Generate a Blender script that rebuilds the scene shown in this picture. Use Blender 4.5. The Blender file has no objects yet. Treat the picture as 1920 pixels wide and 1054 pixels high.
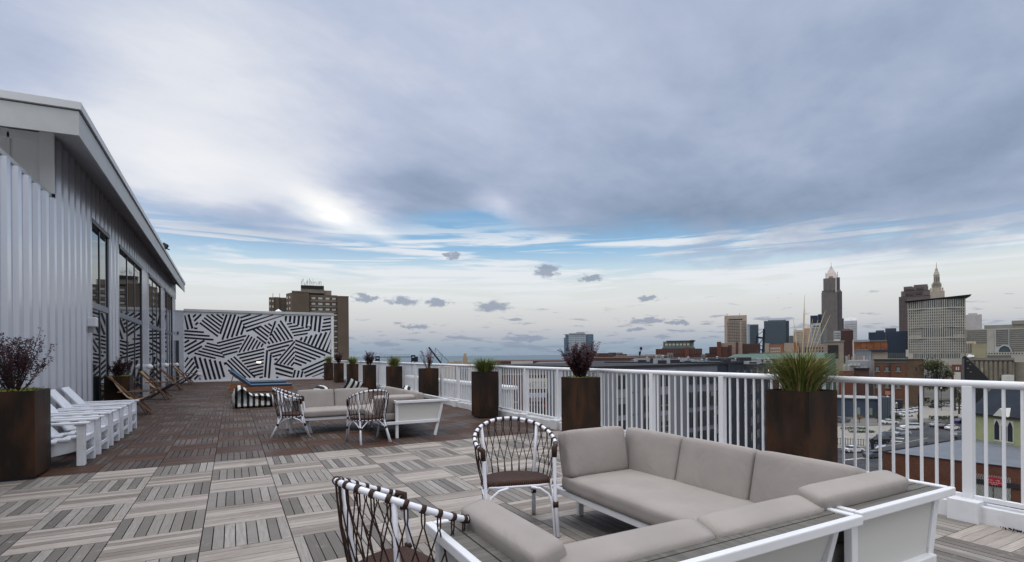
import bpy, bmesh, math, random
from mathutils import Vector, Matrix
R = math.radians
C = bpy.context.scene.collection
SC = bpy.context.scene

# ---------------------------------------------------------------- camera
CH, YAW, ROLL = 1.379, 0.504, -0.00734
FPX, PX, HY = 984.6, 978.2, 665.5            # focal length / principal point of the photograph (1920 px wide)
cd = bpy.data.cameras.new("camera")
cam = bpy.data.objects.new("camera", cd)
C.objects.link(cam)
cam.location = (0, 0, CH)
cam.matrix_world = (Matrix.Translation((0, 0, CH)) @ Matrix.Rotation(-YAW, 4, 'Z') @
                    Matrix.Rotation(R(90), 4, 'X') @ Matrix.Rotation(ROLL, 4, 'Z'))
cd.sensor_width = 36
cd.lens = FPX / 1920 * 36
cd.shift_x = -(PX - 960) / 1920
cd.shift_y = (HY - 527) / 1920
cd.clip_start = 0.05
cd.clip_end = 60000
SC.camera = cam

# ---------------------------------------------------------------- view
SC.view_settings.view_transform = 'Standard'
SC.view_settings.look = 'None'
SC.view_settings.exposure = 0.0
SC.view_settings.gamma = 1.0
SC.cycles.max_bounces = 6
SC.cycles.diffuse_bounces = 3
SC.cycles.glossy_bounces = 3
SC.cycles.transmission_bounces = 4
SC.cycles.use_adaptive_sampling = True
SC.cycles.adaptive_threshold = 0.02

# ---------------------------------------------------------------- node helper
class E:
    """tiny expression layer over shader math nodes"""
    nt = None
    def __init__(s, sock): s.s = sock
    @staticmethod
    def node(kind): return E.nt.nodes.new(kind)
    @staticmethod
    def m(op, *a, clamp=False):
        n = E.node('ShaderNodeMath'); n.operation = op; n.use_clamp = clamp
        for i, v in enumerate(a):
            if isinstance(v, E): E.nt.links.new(v.s, n.inputs[i])
            else: n.inputs[i].default_value = v
        return E(n.outputs[0])
    def __add__(a, b): return E.m('ADD', a, b)
    def __radd__(a, b): return E.m('ADD', b, a)
    def __sub__(a, b): return E.m('SUBTRACT', a, b)
    def __rsub__(a, b): return E.m('SUBTRACT', b, a)
    def __mul__(a, b): return E.m('MULTIPLY', a, b)
    def __rmul__(a, b): return E.m('MULTIPLY', b, a)
    def __truediv__(a, b): return E.m('DIVIDE', a, b)
    def __rtruediv__(a, b): return E.m('DIVIDE', b, a)
def xyz(v):
    n = E.node('ShaderNodeSeparateXYZ'); E.nt.links.new(v.s, n.inputs[0]); return [E(o) for o in n.outputs]
def vec(x, y, z=0.0):
    n = E.node('ShaderNodeCombineXYZ')
    for i, v in enumerate((x, y, z)):
        if isinstance(v, E): E.nt.links.new(v.s, n.inputs[i])
        else: n.inputs[i].default_value = v
    return E(n.outputs[0])
def noise(v, scale=1.0, detail=4, rough=0.5, dist=0.0, color=False):
    n = E.node('ShaderNodeTexNoise'); E.nt.links.new(v.s, n.inputs['Vector'])
    n.inputs['Scale'].default_value = scale; n.inputs['Detail'].default_value = detail
    n.inputs['Roughness'].default_value = rough; n.inputs['Distortion'].default_value = dist
    return E(n.outputs[1 if color else 0])
def smooth(x, a, b, o0=0.0, o1=1.0):
    n = E.node('ShaderNodeMapRange'); n.interpolation_type = 'SMOOTHSTEP'; n.clamp = True
    E.nt.links.new(x.s, n.inputs[0])
    for i, v in zip((1, 2, 3, 4), (a, b, o0, o1)): n.inputs[i].default_value = v
    return E(n.outputs[0])
def ramp(x, stops, interp='LINEAR'):
    n = E.node('ShaderNodeValToRGB'); n.color_ramp.interpolation = interp
    E.nt.links.new(x.s, n.inputs[0]); el = n.color_ramp.elements
    while len(el) < len(stops): el.new(0.5)
    for e, (p, c) in zip(el, stops): e.position = p; e.color = (*c, 1)
    return E(n.outputs[0])
def mixc(f, a, b, mode='MIX'):
    n = E.node('ShaderNodeMix'); n.data_type = 'RGBA'; n.blend_type = mode
    for i, v in ((0, f), (6, a), (7, b)):
        if isinstance(v, E): E.nt.links.new(v.s, n.inputs[i])
        elif isinstance(v, tuple): n.inputs[i].default_value = (*v, 1)
        else: n.inputs[i].default_value = v
    return E(n.outputs[2])

# ---------------------------------------------------------------- sky
GAIN_UP, GAIN_BACK = 2.2, .25
SUN_AZ, SUN_EL = R(-60), R(38)               # azimuth from +Y towards +X
w = bpy.data.worlds.new("World"); SC.world = w; w.use_nodes = True
nt = w.node_tree; nt.nodes.clear(); E.nt = nt
def build_world():
    geo = nt.nodes.new('ShaderNodeTexCoord')
    d = E(geo.outputs['Generated'])
    x, y, z = xyz(d)
    az = E.m('ARCTAN2', x, y) * 57.2958
    el = E.m('ARCSINE', z, clamp=False) * 57.2958
    zz = E.m('MAXIMUM', z, 0.0)
    px = x / (zz + 0.10); py = y / (zz + 0.10)
    P = vec(px, py)
    big = noise(P, 0.55, 5, 0.55, 0.3)
    mid = noise(vec(px * 0.8 + py * 0.5, py * 1.6 - px * 0.9), 1.5, 6, 0.6, 0.2)
    fine = noise(vec(px * 2.0, py * 2.0, 3.0), 3.4, 5, 0.62, 0.3)
    wx = (noise(P, 0.9, 4, 0.55) - 0.5) * 9.0
    wy = (noise(vec(px, py, 7.0), 1.3, 4, 0.6) - 0.5) * 6.0
    A = az + wx; B = el + wy
    def ae(u, v):
        a = math.atan((u - 978) / 984); return math.degrees(a + YAW), math.degrees(math.atan((665 - v) / 984 * math.cos(a)))
    def blob(u, v, rx, ry, amp, tilt=0.0, hard=False, AA=None, BB=None):
        a0, e0 = ae(u, v)
        dx = (AA or A) - a0; dy = (BB or B) - e0
        if tilt:
            c_, s_ = math.cos(R(tilt)), math.sin(R(tilt))
            dx, dy = dx * c_ + dy * s_, dy * c_ - dx * s_
        qx = dx * (1 / rx); qy = dy * (1 / ry)
        r2 = qx * qx + qy * qy
        return E.m('EXPONENT', r2 * -1.0) * amp
    # brightness of the cloud deck
    L = 0.66 + (big - 0.5) * 0.62 + (mid - 0.5) * 0.42 + (fine - 0.5) * 0.14
    for b in BLOBS: L = L + blob(*b)
    L = L + smooth(el, 34, 70, 0, 0.6)                 # cloud overhead, out of view, brightened to light the deck
    L = L + smooth(E.m('ABSOLUTE', az - 30.0), 60, 130, 0, 0.45)   # and behind the viewer, likewise added for light
    L = E.m('MULTIPLY', L, 1.0)
    deck = ramp(E.m('MULTIPLY', L, 0.5), [(0.0, (.17, .23, .35)), (0.14, (.235, .305, .43)), (0.26, (.345, .42, .565)),
                (0.38, (.49, .55, .70)), (0.52, (.74, .77, .84)), (0.75, (.95, .95, .96)), (1.0, (1.35, 1.33, 1.3))])
    # clear sky and high veil underneath the deck
    sky = nt.nodes.new('ShaderNodeTexSky'); sky.sky_type = 'NISHITA'; sky.sun_disc = False
    sky.sun_elevation = SUN_EL; sky.sun_rotation = SUN_AZ
    clear = mixc(1.0, E(sky.outputs[0]), (.075, .075, .075), 'MULTIPLY')
    low = ramp(E.m('DIVIDE', el, 30.0), [(0.0, (.30, .39, .50)), (0.03, (.33, .42, .53)), (0.07, (.50, .53, .60)), (0.11, (.65, .65, .67)),
               (0.18, (.77, .78, .77)), (0.25, (.78, .82, .81)), (0.31, (.58, .74, .85)), (0.38, (.30, .54, .79)), (0.62, (.17, .36, .62)), (1.0, (.15, .33, .58))])
    base = mixc(0.88, clear, low)
    streak = noise(vec(az * 0.035 + el * 0.02, el * 0.55 - az * 0.008, 2.0), 1.6, 6, 0.58, 0.6)
    sm = smooth(streak, 0.44, 0.58) * smooth(el, 4.5, 8.0) * smooth(el, 15.0, 11.5) * 0.92
    base = mixc(sm, base, (.80, .83, .87))
    # little dark cumulus towards the horizon
    cum = noise(vec(az * 0.30, el * 1.9, 5.0), 1.0, 6, 0.6, 0.2)
    cum2 = noise(vec(az * 0.09, el * 1.1, 9.0), 0.9, 4, 0.55, 0.0)
    thr = smooth(el, 0.8, 8.0, 0.0, 0.20) + smooth(el, 8.0, 11.0, 0.0, 0.3)
    cm = smooth(cum + (cum2 - 0.5) * 0.45 - thr, 0.50, 0.63) * 0.75
    for (u, v, rx, ry) in CUMULI:
        cm = E.m('MAXIMUM', cm, smooth(blob(u, v, rx, ry, 1.0, 0, False, az + (noise(vec(az * .9, el * 1.6), 1.0, 5, .65) - .5) * 4.5,
                 el + (noise(vec(az * .9, el * 1.8, 4.), 1.0, 5, .65) - .5) * 1.3), 0.20, 0.75) * 0.8)
    base = mixc(cm, base, (.26, .31, .41))
    # deck coverage
    cov = el + (big - 0.5) * 7.0 + (mid - 0.5) * 6.0
    hole = blob(890, 445, 6.5, 2.1, 9.0, -6)
    for h in HOLES: hole = hole + blob(*h)
    right = smooth(az, 35, 70, 0, 2.2)
    mk = smooth(cov - hole + right, 9.4, 15.0)
    col = mixc(mk, base, deck)
    gain = 1.0 + smooth(el, 38, 72, 0, GAIN_UP) + smooth(E.m('ABSOLUTE', az - 30.0), 62, 120, 0, GAIN_BACK) * smooth(el, 6, 30)  # extra sky gain overhead and behind the viewer, added to light the terrace
    vm = nt.nodes.new('ShaderNodeVectorMath'); vm.operation = 'SCALE'
    nt.links.new(col.s, vm.inputs[0]); nt.links.new(gain.s, vm.inputs['Scale']); col = E(vm.outputs[0])
    bg = nt.nodes.new('ShaderNodeBackground'); bg.inputs['Strength'].default_value = 1.0
    nt.links.new(col.s, bg.inputs['Color'])
    out = nt.nodes.new('ShaderNodeOutputWorld'); nt.links.new(bg.outputs[0], out.inputs['Surface'])
BLOBS = [(360, 160, 13, 9, .42), (320, 310, 9, 3.2, .42), (620, 385, 4.5, 2.2, .75, -22), (720, 440, 6, 1.4, .60, -15),
         (960, 110, 14, 7, .12), (1350, 400, 15, 3.4, -.28), (1550, 240, 16, 7, -.10), (430, 430, 7, 2.4, -.26),
         (800, 365, 7, 2.4, -.28, -10), (620, 330, 7, 1.8, -.12), (1850, 300, 9, 6, -.20), (60, 80, 8, 6, -.08), (940, 400, 2.5, 1.5, .35, -30), (1150, 300, 12, 5, -.10)]
HOLES = [(1090, 462, 8, .8, 4.0), (540, 378, 4.0, 1.3, 1.9, -20), (1500, 470, 20, .8, -2.0)]
CUMULI = [(1026, 508, 1.4, .8), (1108, 522, 1.2, .45), (925, 574, 2.0, .6), (822, 566, 1.3, .5), (755, 563, 1.7, .5), (685, 556, 1.2, .5), (1218, 561, 1.2, .3), (1210, 603, 2.2, .35),
          (1268, 607, 1.3, .28), (1190, 619, 1.0, .25), (988, 634, 2.4, .35), (780, 611, 1.5, .25), (850, 478, .7, .4)]
build_world()

sd = bpy.data.lights.new("sun", 'SUN'); sd.energy = 0.6; sd.angle = R(25); sd.color = (1.0, .97, .93)
sun = bpy.data.objects.new("sun", sd); C.objects.link(sun)
sv = Vector((math.sin(SUN_AZ) * math.cos(SUN_EL), math.cos(SUN_AZ) * math.cos(SUN_EL), math.sin(SUN_EL)))
sun.rotation_euler = sv.to_track_quat('Z', 'Y').to_euler()

# ---------------------------------------------------------------- pixel <-> place helpers (used to take real positions off the survey photo)
cY, sY, cR, sR = math.cos(YAW), math.sin(YAW), math.cos(ROLL), math.sin(ROLL)
def ray(u, v):
    U, V = u - PX, v - HY
    a = (cR * U + sR * V) / FPX; b = (-sR * U + cR * V) / FPX
    return (sY + cY * a, cY - sY * a, -b)
def onD(u, v, d): x, y, z = ray(u, v); return Vector((x * d, y * d, CH + z * d))
def onY(u, v, Y): x, y, z = ray(u, v); d = Y / y; return Vector((x * d, Y, CH + z * d))
def onX(u, v, X): x, y, z = ray(u, v); d = X / x; return Vector((X, y * d, CH + z * d))
def onZ(u, v, Z=0.0): x, y, z = ray(u, v); d = (Z - CH) / z; return Vector((x * d, y * d, Z))

# ---------------------------------------------------------------- materials
MATS = {}
def mat(name, col=(.5, .5, .5), rough=.6, metal=0.0, spec=.5, fn=None, emit=None, alpha=None):
    if name in MATS: return MATS[name]
    m = bpy.data.materials.new(name); m.use_nodes = True
    E.nt = m.node_tree; b = m.node_tree.nodes['Principled BSDF']
    b.inputs['Base Color'].default_value = (*col, 1); b.inputs['Roughness'].default_value = rough
    if spec == .5 and rough >= .6: spec = .22
    b.inputs['Metallic'].default_value = metal; b.inputs['Specular IOR Level'].default_value = spec
    if emit: b.inputs['Emission Color'].default_value = (*emit[0], 1); b.inputs['Emission Strength'].default_value = emit[1]
    if fn: fn(b)
    MATS[name] = m
    return m
def obco(b):
    n = E.node('ShaderNodeTexCoord'); return E(n.outputs['Object'])
def wpos():
    n = E.node('ShaderNodeNewGeometry'); return E(n.outputs['Position'])
def setc(b, c): E.nt.links.new(c.s, b.inputs['Base Color'])
def setr(b, r): E.nt.links.new(r.s, b.inputs['Roughness'])
def bump(b, h, dist=.01, strength=.5):
    n = E.node('ShaderNodeBump'); n.inputs['Strength'].default_value = strength; n.inputs['Distance'].default_value = dist
    E.nt.links.new(h.s, n.inputs['Height']); E.nt.links.new(n.outputs[0], b.inputs['Normal'])
def mottle(c, amt=.15, scale=3.0, c2=None, sz=1.0, rough=None, detail=5):
    """base colour with a soft uneven mottling and an optional second tone"""
    def f(b):
        p = wpos(); x, y, z = xyz(p)
        n1 = noise(vec(x, y, z * sz), scale, detail, .6)
        c2_ = c2 or tuple(v * (1 - amt * 2) for v in c)
        setc(b, mixc(smooth(n1, .35, .7), c, c2_))
        if rough: setr(b, smooth(noise(vec(x, y, z), scale * 2, 4, .6), .3, .7, rough[0], rough[1]))
    return f
def grain_mat(name, attr=True, long_axis=0, light=(.4, .36, .33), dark=(.3, .27, .24), rough=.6):
    def f(b):
        p = wpos(); x, y, z = xyz(p)
        q = vec(x * 3, y * 60, z * 60) if long_axis == 0 else vec(x * 60, y * 3, z * 60)
        g = noise(q, 1.0, 4, .6)
        setc(b, mixc(smooth(g, .3, .7), light, dark)); bump(b, g, .002, .4)
    return mat(name, light, rough, fn=f)

WHITE = mat('white_powder_coat', (.66, .67, .70), .35, fn=mottle((.66, .67, .70), .03, 2.0, rough=(.28, .42)))
RAILW = mat('white_rail_paint', (.68, .69, .72), .6, fn=mottle((.68, .69, .72), .04, 1.3))
def siding(b):
    x, y, z = xyz(wpos()); n = noise(vec(x * 3, y * 7, z * .35), 1.0, 5, .65)
    setc(b, mixc(smooth(n, .45, .8) * .35, (.53, .55, .61), (.36, .375, .41)))
SIDING = mat('white_metal_siding', (.5, .52, .58), .20, metal=.35, spec=.7, fn=siding)
TRIM = mat('pale_trim', (.44, .455, .47), .5, fn=mottle((.44, .455, .47), .05, 1.5))
SOFFIT = mat('grey_soffit', (.34, .35, .365), .6, fn=mottle((.34, .35, .365), .05, 1.5))
FASCIA = mat('fascia_board', (.40, .415, .42), .5, fn=mottle((.40, .415, .42), .04, 4.0))
KERB = mat('painted_kerb', (.66, .67, .70), .5, fn=mottle((.66, .67, .70), .05, 2.0, c2=(.50, .50, .50)))
BLACKF = mat('black_window_frame', (.018, .022, .038), .35)
STEELG = mat('grey_transom', (.13, .15, .18), .4)
GLASS = mat('dark_glazing', (.012, .016, .020), .02, spec=.9)
BLACK = mat('black_paint', (.012, .013, .022), .55)
MURALW = mat('mural_white', (.64, .65, .69), .6, fn=mottle((.64, .65, .69), .03, 1.1))
SOIL = mat('dark_soil', (.02, .016, .012), .95)
def corten(b):
    p = wpos(); x, y, z = xyz(p)
    n1 = noise(vec(x * 3.2 + y * 3.2, x - y, z * 1.1), 1.0, 6, .62)
    n2 = noise(vec(x * 9, y * 9, z * 2.2, ), 1.0, 4, .6)
    c = mixc(smooth(n1, .40, .68), (.014, .009, .006), (.058, .024, .011))
    c = mixc(smooth(n2, .55, .8) * .5, c, (.035, .030, .028)); setc(b, c)
    setr(b, smooth(n1, .3, .7, .45, .75)); bump(b, n2, .004, .25)
CORTEN = mat('rusted_steel', (.05, .025, .015), .6, fn=corten)
def cushion_m(b):
    p = wpos(); x, y, z = xyz(p)
    n = noise(p, 260, 2, .5); n2 = noise(p, 3.0, 3, .5)
    setc(b, mixc(smooth(n2, .3, .7), (.30, .272, .256), (.262, .24, .226)))
    n3 = noise(p, 5.0, 3, .55, 1.2)
    bump(b, n * .25 + n3 * 3.0, .006, .35)
CUSH = mat('taupe_fabric', (.3, .28, .26), .9, spec=.2, fn=cushion_m)
RATTAN = mat('brown_cord', (.035, .018, .013), .6)
def weave(b):
    p = obco(b); x, y, z = xyz(p)
    a = E.m('SINE', x * 420) * E.m('SINE', y * 420); n = noise(p, 30, 3, .6)
    setc(b, mixc(smooth(a + n, -.3, 1.2), (.018, .009, .007), (.075, .036, .026))); bump(b, a, .003, .8)
WEAVE = mat('brown_weave', (.05, .025, .02), .6, fn=weave)
CWHITE = mat('chair_white', (.68, .69, .76), .4)
AWHITE = mat('adirondack_white', (.66, .68, .74), .45, fn=mottle((.66, .68, .74), .05, 6.0, c2=(.56, .57, .60)))
SLATG = grain_mat('grey_slat', long_axis=0, light=(.135, .128, .115), dark=(.085, .08, .072))
SLATY = grain_mat('grey_slat_lengthwise', long_axis=1, light=(.135, .128, .115), dark=(.085, .08, .072))
TEAK = grain_mat('teak', long_axis=0, light=(.30, .12, .05), dark=(.17, .065, .028), rough=.5)
TANW = grain_mat('tan_wood', long_axis=0, light=(.20, .12, .07), dark=(.11, .06, .035), rough=.5)
DARKW = grain_mat('dark_wood', long_axis=0, light=(.05, .03, .025), dark=(.03, .018, .015), rough=.5)
CANVAS = mat('tan_canvas', (.30, .21, .13), .9)
BLUEF = mat('blue_canvas', (.055, .115, .20), .85, fn=mottle((.055, .115, .20), .08, 6))
BLUEE = mat('blue_piping', (.13, .22, .34), .85)

# ---------------------------------------------------------------- mesh builder
class MB:
    def __init__(s): s.v = []; s.f = []; s.mi = []; s.cur = 0
    def quad(s, *p):
        i = len(s.v); s.v += [tuple(q) for q in p]; s.f.append(tuple(range(i, i + len(p)))); s.mi.append(s.cur); return s
    def box(s, x0, x1, y0, y1, z0, z1, M=None):
        c = [(x0, y0, z0), (x1, y0, z0), (x1, y1, z0), (x0, y1, z0), (x0, y0, z1), (x1, y0, z1), (x1, y1, z1), (x0, y1, z1)]
        if M is not None: c = [tuple(M @ Vector(p)) for p in c]
        i = len(s.v); s.v += c
        for f in ((3, 2, 1, 0), (4, 5, 6, 7), (0, 1, 5, 4), (1, 2, 6, 5), (2, 3, 7, 6), (3, 0, 4, 7)):
            s.f.append(tuple(i + k for k in f)); s.mi.append(s.cur)
        return s
    def beam(s, a, b, w, h, up=(0, 0, 1)):
        """square bar from a to b"""
        a, b = Vector(a), Vector(b); d = b - a; L = d.length; d.normalize(); up = Vector(up)
        if abs(d.dot(up)) > .98: up = Vector((1, 0, 0))
        sx = d.cross(up).normalized(); sz = sx.cross(d)
        M = Matrix((( *sx, 0), (*d, 0), (*sz, 0), (0, 0, 0, 1))).transposed(); M = Matrix.Translation(a) @ M
        return s.box(-w / 2, w / 2, 0, L, -h / 2, h / 2, M)
    def tube(s, pts, r, n=8, closed=False, caps=True):
        pts = [Vector(p) for p in pts]; N = len(pts); base = len(s.v)
        rr = r if isinstance(r, (list, tuple)) else [r] * N
        prev = None
        for i, p in enumerate(pts):
            if closed: t = pts[(i + 1) % N] - pts[i - 1]
            else: t = pts[min(i + 1, N - 1)] - pts[max(i - 1, 0)]
            t.normalize()
            if prev is None:
                a = Vector((0, 0, 1)) if abs(t.z) < .9 else Vector((1, 0, 0)); nrm = t.cross(a).normalized()
            else:
                nrm = (prev - t * prev.dot(t));
                if nrm.length < 1e-6: nrm = t.orthogonal()
                nrm.normalize()
            prev = nrm; bi = t.cross(nrm)
            for k in range(n):
                an = 2 * math.pi * k / n
                s.v.append(tuple(p + (nrm * math.cos(an) + bi * math.sin(an)) * rr[i]))
        for i in range(N if closed else N - 1):
            j = (i + 1) % N
            for k in range(n):
                k2 = (k + 1) % n
                s.f.append((base + i * n + k, base + i * n + k2, base + j * n + k2, base + j * n + k)); s.mi.append(s.cur)
        if caps and not closed:
            s.f.append(tuple(base + k for k in reversed(range(n)))); s.mi.append(s.cur)
            s.f.append(tuple(base + (N - 1) * n + k for k in range(n))); s.mi.append(s.cur)
        return s
    def prism(s, poly, z0, z1, M=None):
        n = len(poly); c = [(x, y, z0) for x, y in poly] + [(x, y, z1) for x, y in poly]
        if M is not None: c = [tuple(M @ Vector(p)) for p in c]
        i = len(s.v); s.v += c
        s.f.append(tuple(i + k for k in reversed(range(n)))); s.f.append(tuple(i + n + k for k in range(n))); s.mi += [s.cur] * 2
        for k in range(n):
            k2 = (k + 1) % n; s.f.append((i + k, i + k2, i + n + k2, i + n + k)); s.mi.append(s.cur)
        return s
    def lathe(s, prof, n=16, c=(0, 0)):
        base = len(s.v)
        for r, z in prof:
            for k in range(n):
                a = 2 * math.pi * k / n; s.v.append((c[0] + r * math.cos(a), c[1] + r * math.sin(a), z))
        for i in range(len(prof) - 1):
            for k in range(n):
                k2 = (k + 1) % n
                s.f.append((base + i * n + k, base + i * n + k2, base + (i + 1) * n + k2, base + (i + 1) * n + k)); s.mi.append(s.cur)
        return s
    def cushion(s, ctr, half, r=.05, puff=.10, M=None, n=9, thin=None):
        """soft rounded block: inner box + rounding radius, fuller in the middle"""
        ctr = Vector(ctr); h = Vector(half); ax = thin if thin is not None else min(range(3), key=lambda i: h[i])
        idx = {}
        def vert(p):
            k = tuple(round(q, 5) for q in p)
            if k in idx: return idx[k]
            e = [abs(q) for q in p]
            w = [math.copysign(abs(q) ** .8, q) for q in p]
            inner = Vector([w[i] * max(h[i] - r, 0.0) for i in range(3)])
            nn = Vector([p[i] ** 5 for i in range(3)]); nn.normalize()
            q = inner + nn * r
            o = [i for i in range(3) if i != ax]
            q[ax] *= 1 + puff * (1 - p[o[0]] ** 2) * (1 - p[o[1]] ** 2) * 2
            for i in o: q[i] *= 1 - .012 * (1 - p[ax] ** 2) * 0
            q = q + ctr
            if M is not None: q = M @ q
            idx[k] = len(s.v); s.v.append(tuple(q)); return idx[k]
        g = [-1 + 2 * i / n for i in range(n + 1)]
        for axis in range(3):
            for sg in (-1, 1):
                for i in range(n):
                    for j in range(n):
                        q = []
                        for (a, b) in ((i, j), (i + 1, j), (i + 1, j + 1), (i, j + 1)):
                            p = [0, 0, 0]; p[axis] = sg; p[(axis + 1) % 3] = g[a]; p[(axis + 2) % 3] = g[b]; q.append(vert(p))
                        s.f.append(tuple(q) if sg > 0 else tuple(reversed(q))); s.mi.append(s.cur)
        return s
    def build(s, name, m, parent=None, smooth=False, bevel=0, coll=None):
        me = bpy.data.meshes.new(name); me.from_pydata(s.v, [], s.f)
        for mm in (m if isinstance(m, (list, tuple)) else [m]): me.materials.append(mm)
        if isinstance(m, (list, tuple)): me.polygons.foreach_set('material_index', s.mi)
        if smooth: me.polygons.foreach_set('use_smooth', [True] * len(me.polygons))
        me.update()
        o = bpy.data.objects.new(name, me); C.objects.link(o)
        if parent: o.parent = parent
        if bevel:
            b = o.modifiers.new('bevel', 'BEVEL'); b.width = bevel; b.segments = 2; b.limit_method = 'ANGLE'; b.angle_limit = R(40)
        return o
def tag(o, label=None, cat=None, group=None, kind=None):
    if label: o['label'] = label
    if cat: o['category'] = cat
    if group: o['group'] = group
    if kind: o['kind'] = kind
    return o
def thing(name, label, cat, loc=(0, 0, 0), rz=0, group=None):
    o = bpy.data.objects.new(name, None); C.objects.link(o); o.empty_display_size = .2
    o.location = loc; o.rotation_euler = (0, 0, rz); return tag(o, label, cat, group)
KIDS = {}
def copy_tree(o, parent=None):
    c = o.copy(); C.objects.link(c); c.parent = parent
    for ch in [k for k in bpy.data.objects if k.parent == o]: copy_tree(ch, c)
    return c
def dup(o, label, loc=None, rz=None, group=None):
    c = copy_tree(o); c['label'] = label
    if loc is not None: c.location = loc
    if rz is not None: c.rotation_euler = (0, 0, rz)
    if group: c['group'] = group
    return c

# ---------------------------------------------------------------- deck
TILE = .61; TX0 = -.824; TY0 = 8.018; KX = 5.26; MY = 34.25
GROUND = -20.0
def deck_mat(b):
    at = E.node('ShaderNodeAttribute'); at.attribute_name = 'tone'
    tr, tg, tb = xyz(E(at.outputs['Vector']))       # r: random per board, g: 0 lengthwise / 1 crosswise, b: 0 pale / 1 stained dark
    x, y, z = xyz(wpos())
    gl = noise(vec(x * 90, y * 5, tr * 40), 1.0, 4, .62); gc = noise(vec(x * 5, y * 90, tr * 40), 1.0, 4, .62)
    g = gl + (gc - gl) * tg
    wear = noise(vec(x, y, 1.0), .9, 4, .6)
    pale = mixc(tg, mixc(smooth(tr, 0, 1), (.10, .090, .080), (.285, .262, .242)), mixc(smooth(tr, 0, 1), (.185, .158, .138), (.375, .335, .302)))  # crosswise boards lighter than lengthwise: light on the grain painted into the colour
    pale = mixc(smooth(g, .35, .75) * .6, pale, (.135, .118, .105))
    pale = mixc(smooth(noise(vec(x, y, tr * 9), 14, 3, .5), .62, .8) * .35, pale, (.45, .43, .41))
    dk = mixc(tg, mixc(smooth(tr, 0, 1), (.040, .029, .024), (.088, .066, .055)), mixc(smooth(tr, 0, 1), (.042, .017, .008), (.068, .029, .015)))  # stained boards likewise: crosswise browner, lengthwise greyer, the light put into the tone
    dk = mixc(smooth(g, .35, .75) * .5, dk, (.028, .018, .014))
    c = mixc(tb, pale, dk)
    c = mixc(smooth(wear, .5, .8) * .30, c, (.07, .062, .056))
    st_ = noise(vec(x, y, 4.0), 3.1, 5, .7); c = mixc(smooth(st_, .60, .72) * .4 * (1.0 - tb), c, (.10, .085, .072))
    setc(b, c)
    setr(b, smooth(wear, .3, .65, .42, .72)); bump(b, g, .002, .35)
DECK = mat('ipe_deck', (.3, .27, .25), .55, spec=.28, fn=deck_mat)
def build_deck():
    rnd = random.Random(5); mb = MB(); tone = []
    X0, X1 = -2.95, KX + .06; Y0 = -2.4; Y1 = MY + .1
    i0 = math.floor((X0 - TX0) / TILE); i1 = math.ceil((X1 - TX0) / TILE)
    j0 = math.floor((TY0 - Y1) / TILE); j1 = math.ceil((TY0 - Y0) / TILE)
    n = 8; gap = .0075
    for i in range(i0, i1):
        for j in range(j0, j1):
            cross = (i + j) % 2 != 0; dark = j < 0
            ax = TX0 + i * TILE; ay = TY0 - (j + 1) * TILE
            for k in range(n):
                w_ = TILE / n; zt = rnd.uniform(-.0012, .0008)
                if cross: a = (ax + .004, ax + TILE - .004, ay + k * w_ + gap / 2 * (.5 if cross else 1), ay + (k + 1) * w_ - gap / 2 * .5)
                else: a = (ax + k * w_ + gap / 2, ax + (k + 1) * w_ - gap / 2, ay + .004, ay + TILE - .004)
                a = (max(a[0], X0), min(a[1], X1), a[2], a[3])
                if a[1] - a[0] < .01: continue
                mb.box(a[0], a[1], a[2], a[3], -.022, zt)
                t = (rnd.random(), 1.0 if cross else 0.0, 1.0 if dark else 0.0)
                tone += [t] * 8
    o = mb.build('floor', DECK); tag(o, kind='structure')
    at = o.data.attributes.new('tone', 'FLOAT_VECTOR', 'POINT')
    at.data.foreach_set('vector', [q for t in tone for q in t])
    s = MB().box(-3.0, 5.6, -2.45, MY + .2, -.4, -.03)
    tag(s.build('roof_slab', mat('roof_membrane', (.025, .025, .025), .9)), kind='structure')
build_deck()

# the block the terrace stands on
tb = MB().box(-22, 5.62, -14, MY + 8, GROUND, -.42)
hb = thing('terrace_building', 'pale building carrying the roof terrace, below the deck', 'building')
tb.build('wall', mat('block_wall', (.30, .30, .30), .8), hb)

# ---------------------------------------------------------------- clubhouse beside the deck
WX = -2.80; WK = .005
def wx(y): return WX + WK * (y - 12)
house = thing('roof_pavilion', 'long white ribbed metal pavilion with tall black windows along the left of the deck', 'building')
RIB = .44
def ribbed(y0, y1, z0, z1, off=0.0):
    """trapezoidal sheet running along y between heights"""
    mb = MB(); ys = []
    k = math.floor(y0 / RIB)
    while k * RIB < y1:
        b = k * RIB
        for dy, dx in ((0, 0), (.22, 0), (.245, .06), (.385, .06), (.41, 0)): ys.append((b + dy, dx))
        k += 1
    pts = [(y, d) for y, d in ys if y0 < y < y1]
    def dat(y):
        f = (y / RIB) % 1 * RIB
        if f < .22 or f > .41: return 0
        if f < .245: return .06 * (f - .22) / .025
        if f < .385: return .06
        return .06 * (.41 - f) / .025
    pts = [(y0, dat(y0))] + pts + [(y1, dat(y1))]
    for (a, da), (b, db) in zip(pts, pts[1:]):
        mb.quad((wx(a) + da + off, a, z0), (wx(b) + db + off, b, z0), (wx(b) + db + off, b, z1), (wx(a) + da + off, a, z1))
    return mb
WINS = [(14.94, 16.85, 2, .35), (18.12, 22.30, 3, .30), (23.83, 27.55, 3, .3), (28.85, 32.3, 3, .3)]
ZW = 4.52; ZT = 2.58; ZS = 5.38; YN = 12.2; YF = 33.9
segs = [(-2.4, YN, .0, 4.22), (YN, 14.94, 0, ZS), (14.94, 16.85, ZW, ZS), (16.85, 18.12, 0, ZS), (18.12, 32.3, ZW, ZS), (32.3, YF, ZW, ZS)]
sh = MB()
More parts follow.
